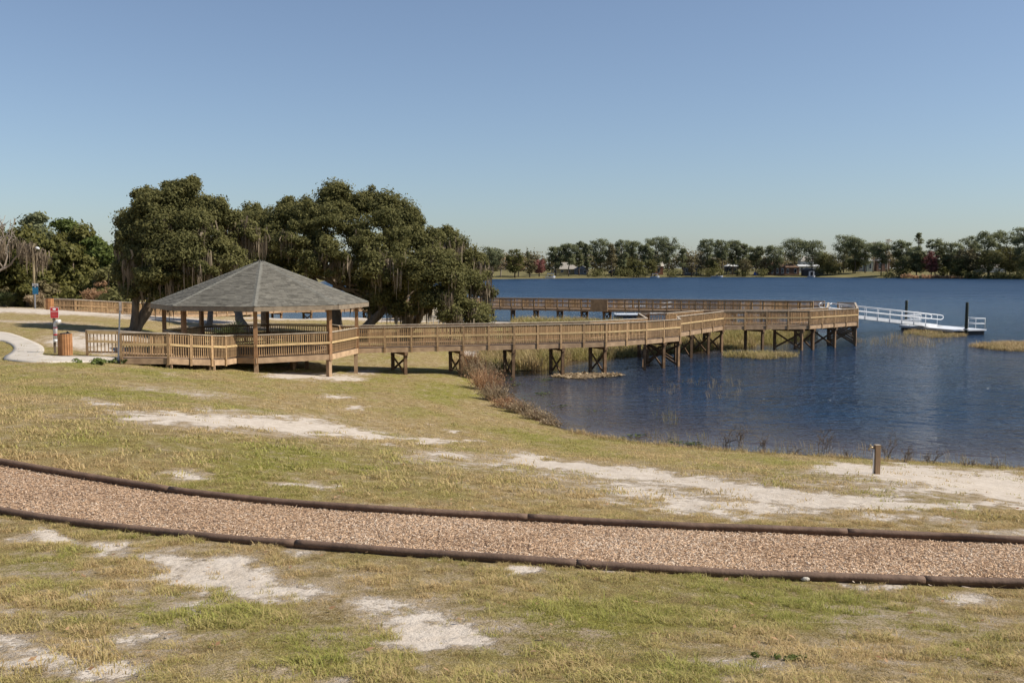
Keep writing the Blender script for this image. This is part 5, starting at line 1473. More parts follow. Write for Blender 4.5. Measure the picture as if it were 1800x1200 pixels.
# bare tree grown over with moss at the left edge
b_ = gnd(-30, 90); bt = thing('bare_mossy_tree', b_, 'leafless grey tree draped in hanging moss at the left picture edge', 'tree')
r = np.random.default_rng(77); mb = MB(); tips = []
def grow(p, d, L_, rad, lvl, seed_box, out, rr0):
    q = p + d * L_
    limb(out, p, q, rad, rad * 0.62, 0.12, 4, 6 if lvl < 2 else 4, seed_box[0]); seed_box[0] += 1
    tips.append((np.array(q), lvl))
    if lvl >= 4: return
    for _ in range(3 if lvl < 3 else 3):
        nd = (d * 0.75 + Vector(r.normal(size=3)) * 0.55 + Vector((0, 0, 0.18))).normalized()
        grow(q if r.uniform() < .6 else p.lerp(q, .7), nd, L_ * r.uniform(.55, .8), rad * .6, lvl + 1, seed_box, out, rr0)
sbx = [900]
trunk_mb = MB(); limb(trunk_mb, b_ - U * .3, b_ + Vector((0.2, 0, 2.8)), 0.32, 0.24, 0.05, 5, 9, 3)
tro = trunk_mb.build('trunk', 'pale_bark', bt, True)
for dd in ((0.5, 0, 0.8), (-0.6, 0.1, 0.7), (0.1, -0.4, 0.9), (0.75, 0.1, 0.45), (0.05, 0.1, 1.0)):
    grow(b_ + Vector((0.2, 0, 2.6)), Vector(dd).normalized(), 2.6, 0.15, 1, sbx, mb, 0)
mb.build('branches', 'pale_bark', tro)
anch = np.array([t_[0] for t_ in tips if t_[1] >= 2]); anch = anch[anch[:, 2] < b_.z + 6.2]
V, Q, T = moss_mesh(anch, 1700, 0.6, 1.9, 0.10, 78, 0.3)
o = bpy.data.objects.new('hanging_moss', np_mesh('hanging_moss', V - np.array(ORG[bt.name]), Q, None, 'moss', {'tint': ('FACE', T)})); link(o, bt)

# ------------------------------------------------------------------ far shore
ORD = ['first', 'second', 'third', 'fourth', 'fifth', 'sixth', 'seventh', 'eighth', 'ninth', 'tenth', 'eleventh', 'twelfth', 'thirteenth', 'fourteenth', 'fifteenth', 'sixteenth', 'seventeenth', 'eighteenth', 'nineteenth', 'twentieth',
       'twenty-first', 'twenty-second', 'twenty-third', 'twenty-fourth', 'twenty-fifth', 'twenty-sixth', 'twenty-seventh', 'twenty-eighth', 'twenty-ninth', 'thirtieth', 'thirty-first', 'thirty-second', 'thirty-third', 'thirty-fourth', 'thirty-fifth', 'thirty-sixth', 'thirty-seventh', 'thirty-eighth', 'thirty-ninth', 'fortieth']
def far_tree(px, topy, wpx, Y, kind, seed, label, group, leaf, n, trunk='pine_bark', low=0.35, name='pine_tree'):
    x_ = xat(px, Y); zb_ = tz(x_, Y); H = at(px, topy, Y).z - zb_; w = wpx * Y / F; b_ = Vector((x_, Y, zb_))
    root = thing(name, b_, label, 'tree', group); r = np.random.default_rng(seed); C = []; R = []
    nc_ = int(62 if kind == 'pine' else 64)
    for k in range(nc_):
        t_ = r.uniform() ** (0.75 if kind == 'pine' else 1.0); t_ = low + (0.93 - low) * t_
        if kind == 'pine':
            prof = min(1.0, 0.45 + 0.9 * (t_ - low) / (1 - low)) * (1.0 if t_ < 0.8 else math.sqrt(max(0.05, (1.02 - t_) / 0.22)))
        elif kind == 'cone':
            prof = (1.05 - t_) / (1.05 - low)
        else:
            prof = math.sqrt(max(0.05, 1 - ((t_ - (low + .93) / 2) / ((.99 - low) / 2)) ** 2))
        a_ = r.uniform(0, 6.283); q = w * 0.5 * prof * math.sqrt(r.uniform(0.05, 1.0)) * 0.85; s = w * r.uniform(0.09, 0.17)
        C.append((x_ + q * math.cos(a_), Y + q * math.sin(a_), zb_ + H * t_)); R.append((s, s, s * 0.62))
    C = np.array(C); R = np.array(R)
    mb = MB(); limb(mb, b_ - U * .5, (x_ + r.normal() * .3, Y, zb_ + H * .93), 0.42 if kind == 'pine' else 0.45, 0.1, 0.03, 6, 6, seed)
    tr = mb.build('trunk', trunk, root, True)
    bm_ = MB()
    for k in range(0, nc_, 2):
        c_ = C[k]; limb(bm_, (x_, Y, zb_ + (c_[2] - zb_) * .85), c_, 0.12, 0.05, 0.08, 3, 4, seed + k)
    bm_.build('branches', trunk, tr)
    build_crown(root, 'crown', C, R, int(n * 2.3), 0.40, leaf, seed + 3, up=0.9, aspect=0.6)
    return root
PINES = [(977, 432, 30), (1000, 425, 32), (1018, 421, 22), (1033, 425, 16), (1055, 417, 36), (1092, 419, 26), (1110, 420, 34), (1135, 426, 26), (1152, 413, 36), (1174, 413, 36), (1243, 418, 30), (1268, 417, 30), (1288, 419, 28), (1305, 425, 24),
         (1328, 430, 30), (1362, 429, 34), (1395, 416, 42), (1428, 420, 40), (1483, 411, 40), (1503, 414, 34), (1521, 424, 34), (1549, 424, 36), (1584, 421, 32), (1612, 430, 28), (1644, 417, 30), (1672, 423, 34), (1703, 411, 38), (1738, 404, 38), (1768, 402, 46), (1799, 396, 40), (1830, 398, 44), (865, 432, 40)]
PINES.sort()
for i, (px, ty, w) in enumerate(PINES):
    Y = float(far_shore(np.array([xat(px, 590)]))[0]) + [14, 26, 20, 34, 18, 30][i % 6]
    low_ = [0.32, 0.24, 0.38, 0.28, 0.22][i % 5] if px < 1600 else 0.18
    far_tree(px, ty, w * 1.18, Y, 'pine', 600 + 7 * i, 'far shore pine, %s of the pines counting from the oaks at left' % ORD[i], 'tall pines on the far shore', 'pine_leaf', 2100, low=low_)
far_tree(1614, 405, 20, 660, 'cone', 900, 'slender lone pine standing above the others behind the red maple', 'tall pines on the far shore', 'pine_leaf', 420, low=0.70)
far_tree(928, 438, 9, 640, 'cone', 901, 'skinny sparse pine rising right of the round oak on the far shore', 'tall pines on the far shore', 'pine_leaf', 110, low=0.55)
FT = [(905, 436, 44, 'round', 'wood_leaf', 1500, 'round olive-green oak at the left end of the far shore'), (858, 452, 40, 'round', 'olive_leaf', 900, 'thin grey-green tree at the far left of the open water'), (880, 448, 26, 'round', 'tan_leaf', 350, 'bare pale-trunked tree beside the round oak'),
      (911, 449, 40, 'round', 'tan_leaf', 900, 'bare tan tree in front of the round oak on the far shore'), (931, 455, 28, 'round', 'olive_leaf', 700, 'olive shrubby tree left of the pinkish tree'), (948, 453, 26, 'round', 'red_leaf', 750, 'pinkish budding tree beside the beige house across the lake'),
      (1075, 426, 30, 'cone', 'olive_leaf', 900, 'brownish feathery cypress among the pines across the lake'), (1200, 434, 28, 'cone', 'pine_leaf', 1000, 'dark pointed conifer in the gap between two pine groups'), (1216, 450, 24, 'round', 'olive_leaf', 500, 'low grey tree behind the screened house'), (1232, 440, 24, 'round', 'olive_leaf', 420, 'thin grey tree left of the middle pine group'),
      (1455, 444, 46, 'round', 'oak_leaf', 1500, 'dark rounded oak left of the tallest middle pines'), (1104, 452, 40, 'round', 'oak_leaf', 1300, 'dark shaded oak at the water under the left pines'), (1122, 458, 30, 'round', 'oak_leaf', 900, 'small dark oak right of the shaded waterfront oak'), (1145, 455, 24, 'round', 'oak_leaf', 700, 'dark underbrush tree left of the orange-walled house'),
      (1255, 455, 30, 'round', 'oak_leaf', 900, 'dark low tree behind the white motorboat'), (1345, 452, 30, 'round', 'olive_leaf', 700, 'grey-brown tree left of the brown-roofed house'), (1311, 455, 26, 'round', 'olive_leaf', 600, 'brownish tree right of the white-roofed house'), (1637, 441, 32, 'round', 'red_leaf', 1300, 'red budding maple on the right far shore'),
      (1705, 432, 54, 'round', 'olive_leaf', 1700, 'broad brown-olive oak right of the red maple'), (1665, 446, 34, 'round', 'oak_leaf', 1100, 'dark evergreen oak just right of the red maple'), (1690, 450, 40, 'round', 'oak_leaf', 1200, 'second dark evergreen oak, under the brown-olive oak'), (1612, 444, 36, 'round', 'oak_leaf', 1200, 'dark green tree just left of the red maple'),
      (1738, 436, 54, 'round', 'oak_leaf', 1700, 'dark oak with hanging moss under the right-end pines'), (1775, 432, 56, 'round', 'oak_leaf', 1800, 'darkest broad oak near the right picture edge'), (1815, 436, 56, 'round', 'oak_leaf', 1500, 'dark oak cut by the right picture edge'), (1535, 420, 30, 'round', 'tan_leaf', 180, 'bare twiggy tree showing above the pines right of centre'),
      (1560, 416, 20, 'round', 'tan_leaf', 120, 'second bare twiggy tree, the taller one above the pines'), (1500, 456, 30, 'round', 'oak_leaf', 800, 'dark low oak beside the pale green house'), (1586, 455, 30, 'round', 'oak_leaf', 800, 'dark low tree left of the red maple group'), (1683, 470, 34, 'round', 'wood_leaf', 700, 'olive waterside shrub below the dark oaks'), (1658, 468, 18, 'round', 'wood_leaf', 400, 'yellow-green shrub at the foot of the red maple')]
for i, (px, ty, w, kd, lf, n, lab) in enumerate(FT):
    Y = float(far_shore(np.array([xat(px, 590)]))[0]) + [9, 16, 12, 22][i % 4]
    bare = lf in ('tan_leaf',)
    if ty < 425: Y += 45
    far_tree(px, ty, w, Y, kd, 1000 + 9 * i, lab, 'broadleaf trees on the far shore', lf, n, 'pale_bark' if bare else 'pine_bark', low=0.3 if kd == 'cone' else (0.35 if bare else 0.22), name='shore_tree')
# waterside thicket at the right and the wood far behind the houses: masses nobody could count
def thicket(name, pts, n, size, leaf, seed, label):
    C = []; R = []; r = np.random.default_rng(seed)
    for px, y0, Y, h_ in pts:
        x_ = xat(px, Y); zb_ = tz(x_, Y)
        for k in range(4):
            C.append((x_ + r.normal() * 1.5, Y + r.normal() * 2, zb_ + h_ * r.uniform(.2, .85))); s = h_ * r.uniform(.25, .4); R.append((s * 1.3, s, s))
    V, Q, t_ = leaf_cloud(np.array(C), np.array(R), n, size, seed)
    o = mesh_obj(name, np_mesh(name, V, Q, None, leaf, {'tint': ('FACE', t_)})); return tag(o, label, 'thicket', None, 'stuff')
fs_y = lambda px: float(far_shore(np.array([xat(px, 590)]))[0])
thicket('thicket', [(px, 0, fs_y(px) + 4, 5.5) for px in range(1698, 1860, 7)], 5200, 0.5, 'oak_leaf', 71, 'dark tangled thicket along the right far shore')
thicket('thicket', [(px, 0, fs_y(px) + 3, 2.6) for px in range(1590, 1700, 7)], 2400, 0.4, 'brown_leaf', 72, 'low brown brush at the water below the red maple')
thicket('thicket', [(px, 0, fs_y(px) + 7, 5.0) for a0, a1 in ((1040, 1062), (1084, 1140), (1176, 1196), (1236, 1276), (1300, 1318), (1336, 1352), (1440, 1480), (1560, 1600)) for px in range(a0, a1, 6)], 6500, 0.45, 'oak_leaf', 74, 'dark undergrowth between the far shore pines')
thicket('wood_belt', [(px, 0, 735 + 10 * math.sin(px * .05), 12.0 + 2.5 * math.sin(px * .11) + 1.5 * math.sin(px * .27)) for px in range(800, 1900, 9)], 42000, 0.8, 'olive_leaf', 73, 'grey-green belt of woods far behind the lakeside houses')

# houses
M('roof_pale', (0.52, 0.47, 0.40), 0.9); M('roof_brown', (0.24, 0.15, 0.10), 0.9); M('roof_grey', (0.22, 0.21, 0.21), 0.9); M('roof_white', (0.70, 0.70, 0.68), 0.8); M('wall_tan', (0.42, 0.33, 0.17), 0.9); M('wall_grey', (0.20, 0.20, 0.21), 0.9)
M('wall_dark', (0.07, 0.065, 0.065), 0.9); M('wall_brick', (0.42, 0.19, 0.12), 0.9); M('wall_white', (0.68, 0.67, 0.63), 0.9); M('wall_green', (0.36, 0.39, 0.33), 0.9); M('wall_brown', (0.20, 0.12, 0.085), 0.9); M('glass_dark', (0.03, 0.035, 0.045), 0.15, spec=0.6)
M('tarp_blue', (0.03, 0.10, 0.45), 0.6); M('boat_white', (0.75, 0.76, 0.78), 0.4); M('boat_dark', (0.04, 0.05, 0.08), 0.4)
def house(px0, px1, ybase, ywall, yroof, Y, wall, roofm, label, hip=True, windows=3, depth=9.0, name='house', chimney=False):
    x0, x1 = xat(px0, Y), xat(px1, Y); zb_ = min(at(900, ybase, Y).z, tz((x0 + x1) / 2, Y) + 3.0); g_ = tz((x0 + x1) / 2, Y) - 0.5
    zw = at(900, ywall, Y).z; zr = at(900, yroof, Y).z
    h_ = thing(name, ((x0 + x1) / 2, Y, g_ + 0.5), label, 'house' if name == 'house' else name.replace('_', ' '), 'houses across the lake' if name == 'house' else None)
    MB().box((x0, Y, g_), (x1, Y + depth, zw)).build('wall', wall, h_)
    ov = 0.5; xa, xb, ya, yb = x0 - ov, x1 + ov, Y - ov, Y + depth + ov; ins = min((xb - xa) * 0.35, depth * 0.5) if hip else 0
    ym = (ya + yb) / 2
    MB().add([(xa, ya, zw), (xb, ya, zw), (xb, yb, zw), (xa, yb, zw), (xa + ins, ym, zr), (xb - ins, ym, zr)], [(0, 1, 5, 4), (2, 3, 4, 5), (1, 2, 5), (3, 0, 4), (3, 2, 1, 0)]).build('roof', roofm, h_)
    if windows:
        Hh = zw - g_ - 0.5
        for k in range(windows):
            c_ = x0 + (x1 - x0) * (k + 0.5) / windows; ww = min(1.4, (x1 - x0) / windows * 0.5)
            f_ = MB().box((c_ - ww / 2 - .1, Y - 0.05, g_ + .5 + Hh * .22), (c_ + ww / 2 + .1, Y - 0.004, g_ + .5 + Hh * .82)).build('window', 'white_paint', h_)
            MB().box((c_ - ww / 2, Y - 0.09, g_ + .5 + Hh * .27), (c_ + ww / 2, Y - 0.052, g_ + .5 + Hh * .77)).build('pane', 'glass_dark', f_)
    if chimney:
        MB().box((x0 + (x1 - x0) * .7, ym, zw + .5), (x0 + (x1 - x0) * .7 + 1, ym + 1, zr + .8)).build('chimney', 'wall_brick', h_)
    return h_
house(970, 1018, 480, 473, 461, 630, 'wall_tan', 'roof_pale', 'beige-roofed tan house beside the pinkish tree', windows=4, depth=14)
house(1011, 1034, 481, 473, 468, 622, 'wall_grey', 'roof_grey', 'small grey-blue house adjoining the beige-roofed tan house', windows=2)
house(1072, 1100, 484, 477, 473, 628, 'wall_dark', 'wall_dark', 'dark shaded waterfront house under the left pines', windows=2)
house(1103, 1132, 481, 470, 466, 650, 'wall_dark', 'roof_grey', 'low dark house behind the shaded waterfront oak', windows=3)
house(1150, 1166, 479, 468, 460, 660, 'wall_brick', 'roof_pale', 'house with an orange brick gable between the pines', hip=False, windows=1)
house(1204, 1230, 476, 468, 462, 660, 'wall_grey', 'roof_grey', 'grey screened-porch house in the gap between pine groups', windows=5)
house(1278, 1298, 477, 468, 463, 670, 'wall_dark', 'roof_white', 'dark house with a white roof right of the white motorboat', windows=2)
house(1353, 1380, 478, 469, 459, 662, 'wall_brown', 'roof_brown', 'brown-roofed house with a bright porch behind the lawn', windows=3, chimney=True)
house(1378, 1405, 476, 470, 464, 665, 'wall_brown', 'roof_brown', 'low wing house right of the brown-roofed house', windows=2)
house(1405, 1440, 476, 468, 465, 690, 'wall_white', 'roof_white', 'long white outbuilding behind the dark boathouse', hip=False, windows=4)
house(1408, 1430, 463, 459, 451, 720, 'wall_white', 'roof_pale', 'pale house on higher ground behind the long white outbuilding', windows=2)
house(1508, 1520, 466, 459, 451, 715, 'wall_grey', 'roof_grey', 'grey gabled house left of the pale green house', hip=False, windows=1)
house(1524, 1536, 470, 459, 455, 700, 'wall_green', 'roof_white', 'pale green box-shaped house behind the sloping lawn', windows=1)
house(1541, 1564, 470, 458, 452, 725, 'wall_brown', 'roof_grey', 'brownish grey house right of the pale green house', windows=2)
house(1722, 1778, 474, 470, 465, 640, 'wall_white', 'roof_pale', 'long pale-roofed house behind the dark oaks at right', windows=4)
house(1413, 1431, 482, 474, 471, 652, 'wall_dark', 'roof_grey', 'dark boathouse at the water behind the white boat lift', windows=0, name='boathouse', depth=6)
house(1433, 1448, 482, 475, 472, 652, 'wall_grey', 'roof_grey', 'small blue-grey shed right of the dark boathouse', windows=1, name='waterside_shed', depth=5)
def boat(px0, px1, Y, label, canopy=False, tower=False):
    x0, x1 = xat(px0, Y), xat(px1, Y); L_ = x1 - x0; z0 = max(0, tz((x0 + x1) / 2, Y)); b_ = thing('boat', ((x0 + x1) / 2, Y, z0), label, 'boat', 'boats along the far shore')
    n = 9; vv = []; ff = []
    for k in range(n):
        t_ = k / (n - 1); w_ = 1.1 * (1 - max(0, t_ - .55) ** 2 * 4.8); sh_ = 0.75 + .35 * t_ ** 2
        vv += [(x0 + L_ * t_, Y - w_, z0 + sh_), (x0 + L_ * t_, Y - w_ * .6, z0 - .1), (x0 + L_ * t_, Y + w_ * .6, z0 - .1), (x0 + L_ * t_, Y + w_, z0 + sh_)]
    for k in range(n - 1):
        for j in range(4):
            ff.append((k * 4 + j, k * 4 + (j + 1) % 4, k * 4 + 4 + (j + 1) % 4, k * 4 + 4 + j))
    ff += [(3, 2, 1, 0), tuple(4 * (n - 1) + j for j in range(4))]
    MB().add(vv, ff).build('hull', 'boat_white', b_)
    MB().box((x0 + L_ * .4, Y - .7, z0 + .8), (x0 + L_ * .55, Y + .7, z0 + 1.5)).build('console', 'boat_dark', b_)
    if canopy or tower:
        hh_ = 3.6 if tower else 2.2
        MB().box((x0 + L_ * .2, Y - 1, z0 + hh_), (x0 + L_ * .85, Y + 1, z0 + hh_ + .25)).build('canopy', 'boat_white', b_)
        for fx in (.24, .82):
            for yy in (-.9, .9):
                MB().post(x0 + L_ * fx, Y + yy, z0 + .5, z0 + hh_, .12 if not tower else .3).build('canopy_post', 'boat_white', b_)
    return b_
boat(1250, 1271, fs_y(1260) - 1.5, 'white motorboat moored below the middle pine group'); boat(1143, 1159, fs_y(1150) - 1.0, 'white pontoon boat moored below the orange brick gable', True)
boat(1420, 1433, fs_y(1425) - 1.0, 'white boat on a tall white lift before the dark boathouse', tower=True); boat(958, 976, fs_y(965) + 3, 'white and dark boat parked on the bank beside the pinkish tree', True)
x_ = xat(1329, 668); z_ = tz(x_, 668)
tb_ = thing('tarp_cover', (x_, 668, z_), 'bright blue tarp-covered heap on the far lawn', 'tarp')
MB().add([(x_ - 1.6, 666, z_ - .2), (x_ + 1.6, 666, z_ - .2), (x_ + 1.6, 669, z_ - .2), (x_ - 1.6, 669, z_ - .2), (x_ - 1.3, 666.6, z_ + 1.7), (x_ + .9, 666.4, z_ + 2.2), (x_ + 1.2, 668.6, z_ + 1.6), (x_ - 1.1, 668.5, z_ + 1.9)],
         [(0, 1, 5, 4), (1, 2, 6, 5), (2, 3, 7, 6), (3, 0, 4, 7), (4, 5, 6, 7)]).build('cover', 'tarp_blue', tb_)

# ------------------------------------------------------------------ water plants, shrubs on the shore
inst_leaf_mat('reed', (0.46, 0.33, 0.17), (0.27, 0.255, 0.065), (0.55, 0.42, 0.22), 0.35)
inst_leaf_mat('dry_stalk', (0.34, 0.19, 0.105), (0.22, 0.12, 0.065), (0.42, 0.29, 0.17), 0.3)
reed_kinds = [blade_obj('reedkind_%d' % i, 'reed', 26, 0.8, 0.028, 0.32, 0.55, 300 + i) for i in range(4)]
sedge_kinds = [blade_obj('sedgekind_%d' % i, 'reed', 22, 0.35, 0.022, 0.30, 0.8, 320 + i) for i in range(3)]
thin_kinds = [blade_obj('thinkind_%d' % i, 'reed', 5, 0.5, 0.012, 0.22, 0.5, 340 + i) for i in range(3)]
def in_poly(px, py, poly):
    c = np.zeros(len(px), bool); n = len(poly)
    for i in range(n):
        x0, y0 = poly[i]; x1, y1 = poly[(i + 1) % n]
        cr = ((y0 > py) != (y1 > py)) & (px < (x1 - x0) * (py - y0) / (y1 - y0 + 1e-12) + x0); c ^= cr
    return c
def plants(name, poly, n, kinds, s0, s1, tone, label, cat, level=None, ts=0.2, taper=None):
    poly = list(poly); xs_ = [p[0] for p in poly]; ys_ = [p[1] for p in poly]
    P = []
    w = np.array([onz(p[0], p[1], 0.1) for p in poly])
    x = rng.uniform(w[:, 0].min(), w[:, 0].max(), n * 6); y = rng.uniform(w[:, 1].min(), w[:, 1].max(), n * 6)
    keep = in_poly(x, y, [(a_[0], a_[1]) for a_ in w]); x, y = x[keep][:n], y[keep][:n]
    cl = fbm(x * .7, y * .5, 66); k2 = cl > rng.uniform(0.2, 0.6, len(x)); x, y = x[k2], y[k2]
    z = terrain(x, y)
    z = np.maximum(z, 0.0) if level is None else np.full(len(x), level)
    m = len(x); rot = np.stack([rng.normal(0, .1, m), rng.normal(0, .1, m), rng.uniform(0, 6.28, m)], -1)
    tn = np.clip(tone + (fbm(x * .35, y * .3, 67) - .5) * 1.6 + rng.normal(0, ts, m), 0, 1)
    sc = rng.uniform(s0, s1, m) * (0.6 + .8 * fbm(x * .5, y * .4, 68))
    return scatter(name, np.stack([x, y, z], -1), rot, sc, tn, rng.integers(0, len(kinds), m), kinds, label, cat)
plants('marsh_grass', [(1000, 632), (1072, 626), (1150, 619), (1220, 616), (1273, 611), (1330, 606), (1395, 597), (1436, 590), (1400, 583), (1300, 580), (1200, 577), (1100, 572), (1000, 572), (900, 574), (900, 610)], 4600, reed_kinds, 0.55, 1.2, 0.68, 'tall tan and green marsh grass on the low spit behind the boardwalk', 'marsh grass')
plants('marsh_grass', [(1000, 632), (1072, 627), (1150, 620), (1273, 612), (1395, 598), (1436, 591), (1395, 594), (1273, 606), (1150, 614), (1000, 627)], 1500, sedge_kinds, 0.7, 1.3, 1.0, 'bright yellow-green fringe of low plants at the waterline of the marsh spit', 'waterside plants', 0.0)
plants('reeds', [(845, 648), (865, 656), (925, 650), (972, 643), (1000, 633), (990, 615), (930, 608), (860, 612), (840, 630)], 1100, reed_kinds, 0.6, 1.3, 0.5, 'dense brownish reeds along the inlet under the boardwalk', 'reeds')
plants('sedges', [(1275, 626), (1340, 629), (1400, 625), (1400, 620), (1340, 619), (1280, 619)], 420, sedge_kinds, 0.7, 1.2, 0.5, 'strip of low sedge standing in water beneath the boardwalk corner', 'sedge', 0.0)
plants('sedges', [(1490, 598), (1580, 612), (1640, 610), (1690, 592), (1640, 588), (1590, 587), (1540, 595)], 400, thin_kinds, 0.6, 1.1, 0.1, 'pale thin sedge growing out of the water before the floating dock', 'sedge', 0.0)
plants('sedges', [(1590, 585), (1640, 592), (1690, 590), (1720, 584), (1690, 583), (1640, 583), (1595, 580)], 420, sedge_kinds, 0.7, 1.2, 0.15, 'tan sedge tuft band close under the floating dock', 'sedge', 0.0)
plants('sedges', [(1705, 607), (1750, 614), (1850, 617), (1850, 602), (1780, 602), (1730, 604)], 900, sedge_kinds, 0.8, 1.3, 0.12, 'tawny sedge bed in the water at the right picture edge', 'sedge', 0.0)
plants('reeds', [(1150, 735), (1195, 745), (1200, 725), (1155, 720)], 16, thin_kinds, 0.5, 0.9, 0.9, 'few green reed blades standing in the water off the near shore', 'reeds', 0.0)
plants('reeds', [(1120, 770), (1250, 784), (1400, 796), (1600, 806), (1780, 815), (1780, 805), (1500, 785), (1300, 770), (1130, 755)], 170, thin_kinds, 0.35, 0.7, 0.45, 'sparse thin rushes in the shallows along the near shore', 'reeds', 0.0)
plants('reeds', [(1130, 672), (1320, 662), (1300, 700), (1150, 690)], 60, thin_kinds, 0.5, 0.9, 0.0, 'scattered pale dead stalks in open water before the boardwalk', 'reeds', 0.0)
plants('shore_grass', [(1000, 762), (1100, 781), (1250, 795), (1500, 811), (1800, 829), (1800, 821), (1500, 802), (1250, 787), (1100, 772), (1000, 752)], 420, sedge_kinds, 0.25, 0.6, 0.35, 'ragged dry grass fringe along the near waterline', 'shore grass')

# broad floating leaves under the boardwalk
V = []; Q = []; T = []
r = np.random.default_rng(12)
def pad(px, py, s, z_=0.03, tl=0.5):
    p = onz(px, py, 0); n0 = len(V); a_ = r.uniform(0, 6.283); c, s_ = math.cos(a_) * s, math.sin(a_) * s; t1, t2 = r.normal() * tl * s, r.normal() * tl * s
    V.extend([(p.x - c, p.y - s_, z_), (p.x + s_ * .7, p.y - c * .7, z_ + abs(t1)), (p.x + c, p.y + s_, z_ + abs(t2)), (p.x - s_ * .7, p.y + c * .7, z_ + .02)]); Q.append((n0, n0 + 1, n0 + 2, n0 + 3)); T.append(r.uniform())
for _ in range(1500):
    t_ = r.uniform(); pad(972 + 118 * t_ + r.normal() * 3, 663 - 5 * abs(t_ - .4) + r.uniform(-6.5, 4) * (1 - abs(t_ - .45) * 1.3), r.uniform(.05, .13))
o = mesh_obj('floating_leaves', np_mesh('floating_leaves', V, Q, None, 'tan_leaf', {'tint': ('FACE', T)})); tag(o, 'raft of brown withered water plants beneath the boardwalk piles', 'water plants', None, 'stuff')
V = []; Q = []; T = []
for cx_, cy_, n_ in ((952, 692, 40), (1185, 778, 30), (1215, 781, 40), (1120, 766, 25), (930, 700, 12), (985, 714, 20), (1040, 722, 10), (1240, 788, 25), (1145, 704, 6), (905, 676, 30), (890, 668, 40), (960, 668, 50)):
    for _ in range(n_):
        pad(cx_ + r.normal() * 10, cy_ + r.normal() * 1.6, r.uniform(.04, .10), tl=.3)
o = mesh_obj('floating_leaves', np_mesh('floating_leaves', V, Q, None, 'palm_leaf', {'tint': ('FACE', T)})); tag(o, 'scattered green floating leaves in the shallows of the inlet', 'water plants', None, 'stuff')

# russet brush along the inlet shore
def brush(px, py, w, h_, n, seed, label, mat='brown_leaf', twig='red_twig'):
    b_ = onland(px, py, 15); ww = w * b_.y / F; hh = h_ * b_.y / F
    root = thing('dry_shrub', b_, label, 'shrub', 'dry russet shrubs along the inlet'); r = np.random.default_rng(seed)
    V = []; Q = []; T = []
    for i in range(n):
        a_ = r.uniform(0, 6.283); q = math.sqrt(r.uniform()); x0, y0 = math.cos(a_) * q * ww * .4, math.sin(a_) * q * ww * .3
        ln = hh * r.uniform(.4, 1.05) * (1.1 - .45 * q); d = np.array([x0 * .5 + r.normal() * .25 * hh, y0 * .5 + r.normal() * .2 * hh, ln]); zz = tz_fast(b_.x + x0, b_.y + y0) - b_.z
        s = .012 * r.uniform(.6, 1.5); p0 = np.array([x0, y0, zz]); m_ = p0 + d * .5 + r.normal(size=3) * .06 * hh; p1 = p0 + d; n0 = len(V); sd_ = np.array([math.sin(a_), -math.cos(a_), 0]) * s
        V += [p0 - sd_, p0 + sd_, m_ + sd_, m_ - sd_, p1 + sd_ * .3, p1 - sd_ * .3]; Q += [(n0, n0 + 1, n0 + 2, n0 + 3), (n0 + 3, n0 + 2, n0 + 4, n0 + 5)]; t_ = r.uniform(); T += [t_, t_]
        for k in range(5):
            f_ = r.uniform(.35, 1); c_ = p0 + (p1 - p0) * f_ + r.normal(size=3) * .05; e = r.normal(size=3); e /= np.linalg.norm(e); g_ = np.cross(e, r.normal(size=3)); g_ /= np.linalg.norm(g_) + 1e-9; n0 = len(V); sl = .045 * r.uniform(.5, 1.3)
            V += [c_ - e * sl, c_ - g_ * sl * .4, c_ + e * sl, c_ + g_ * sl * .4]; Q.append((n0, n0 + 1, n0 + 2, n0 + 3)); T.append(r.uniform())
    o = bpy.data.objects.new('foliage', np_mesh('foliage', V, Q, None, mat, {'tint': ('FACE', T)})); link(o, root)
    mb = MB()
    for k in range(6):
        limb(mb, b_ + Vector((r.normal() * ww * .15, r.normal() * ww * .1, -.15)), b_ + Vector((r.normal() * ww * .3, r.normal() * ww * .2, hh * .8)), .02, .006, .1, 4, 4, seed + k)
    mb.build('stems', twig, root)
def tz_fast(x_, y_):
    return tz(x_, y_) if False else _tzl(x_, y_)
_gx = np.linspace(-12, 30, 220); _gy = np.linspace(24, 66, 220); _GG = terrain(*np.meshgrid(_gx, _gy))
def _tzl(x_, y_):
    i = min(218, max(0, int((x_ + 12) / 42 * 219))); j = min(218, max(0, int((y_ - 24) / 42 * 219))); return float(_GG[j, i])
BR = [(826, 652, 34, 42, 170, 'tallest russet shrub beside the third boardwalk bent, at the head of the inlet'), (842, 668, 40, 44, 200, 'bushy russet shrub just below the tallest one at the inlet'), (856, 686, 42, 42, 210, 'broad russet shrub in the middle of the inlet bank'), (868, 704, 34, 34, 180, 'straw-tipped russet shrub where the bank turns outward'),
      (893, 718, 36, 22, 140, 'low dark russet shrub at the inlet corner'), (918, 727, 40, 24, 150, 'low straw-coloured shrub right of the inlet corner'), (945, 738, 36, 20, 130, 'small dry shrub on the outward bank'), (968, 748, 26, 13, 70, 'last and smallest dry shrub of the inlet row')]
for i, (px, py, w, h_, n, lab) in enumerate(BR):
    brush(px, py, w * 1.4, h_ * 1.1, int(n * 1.35), 700 + i, lab, 'brown_leaf' if i in (0, 2, 4) else 'tan_leaf')

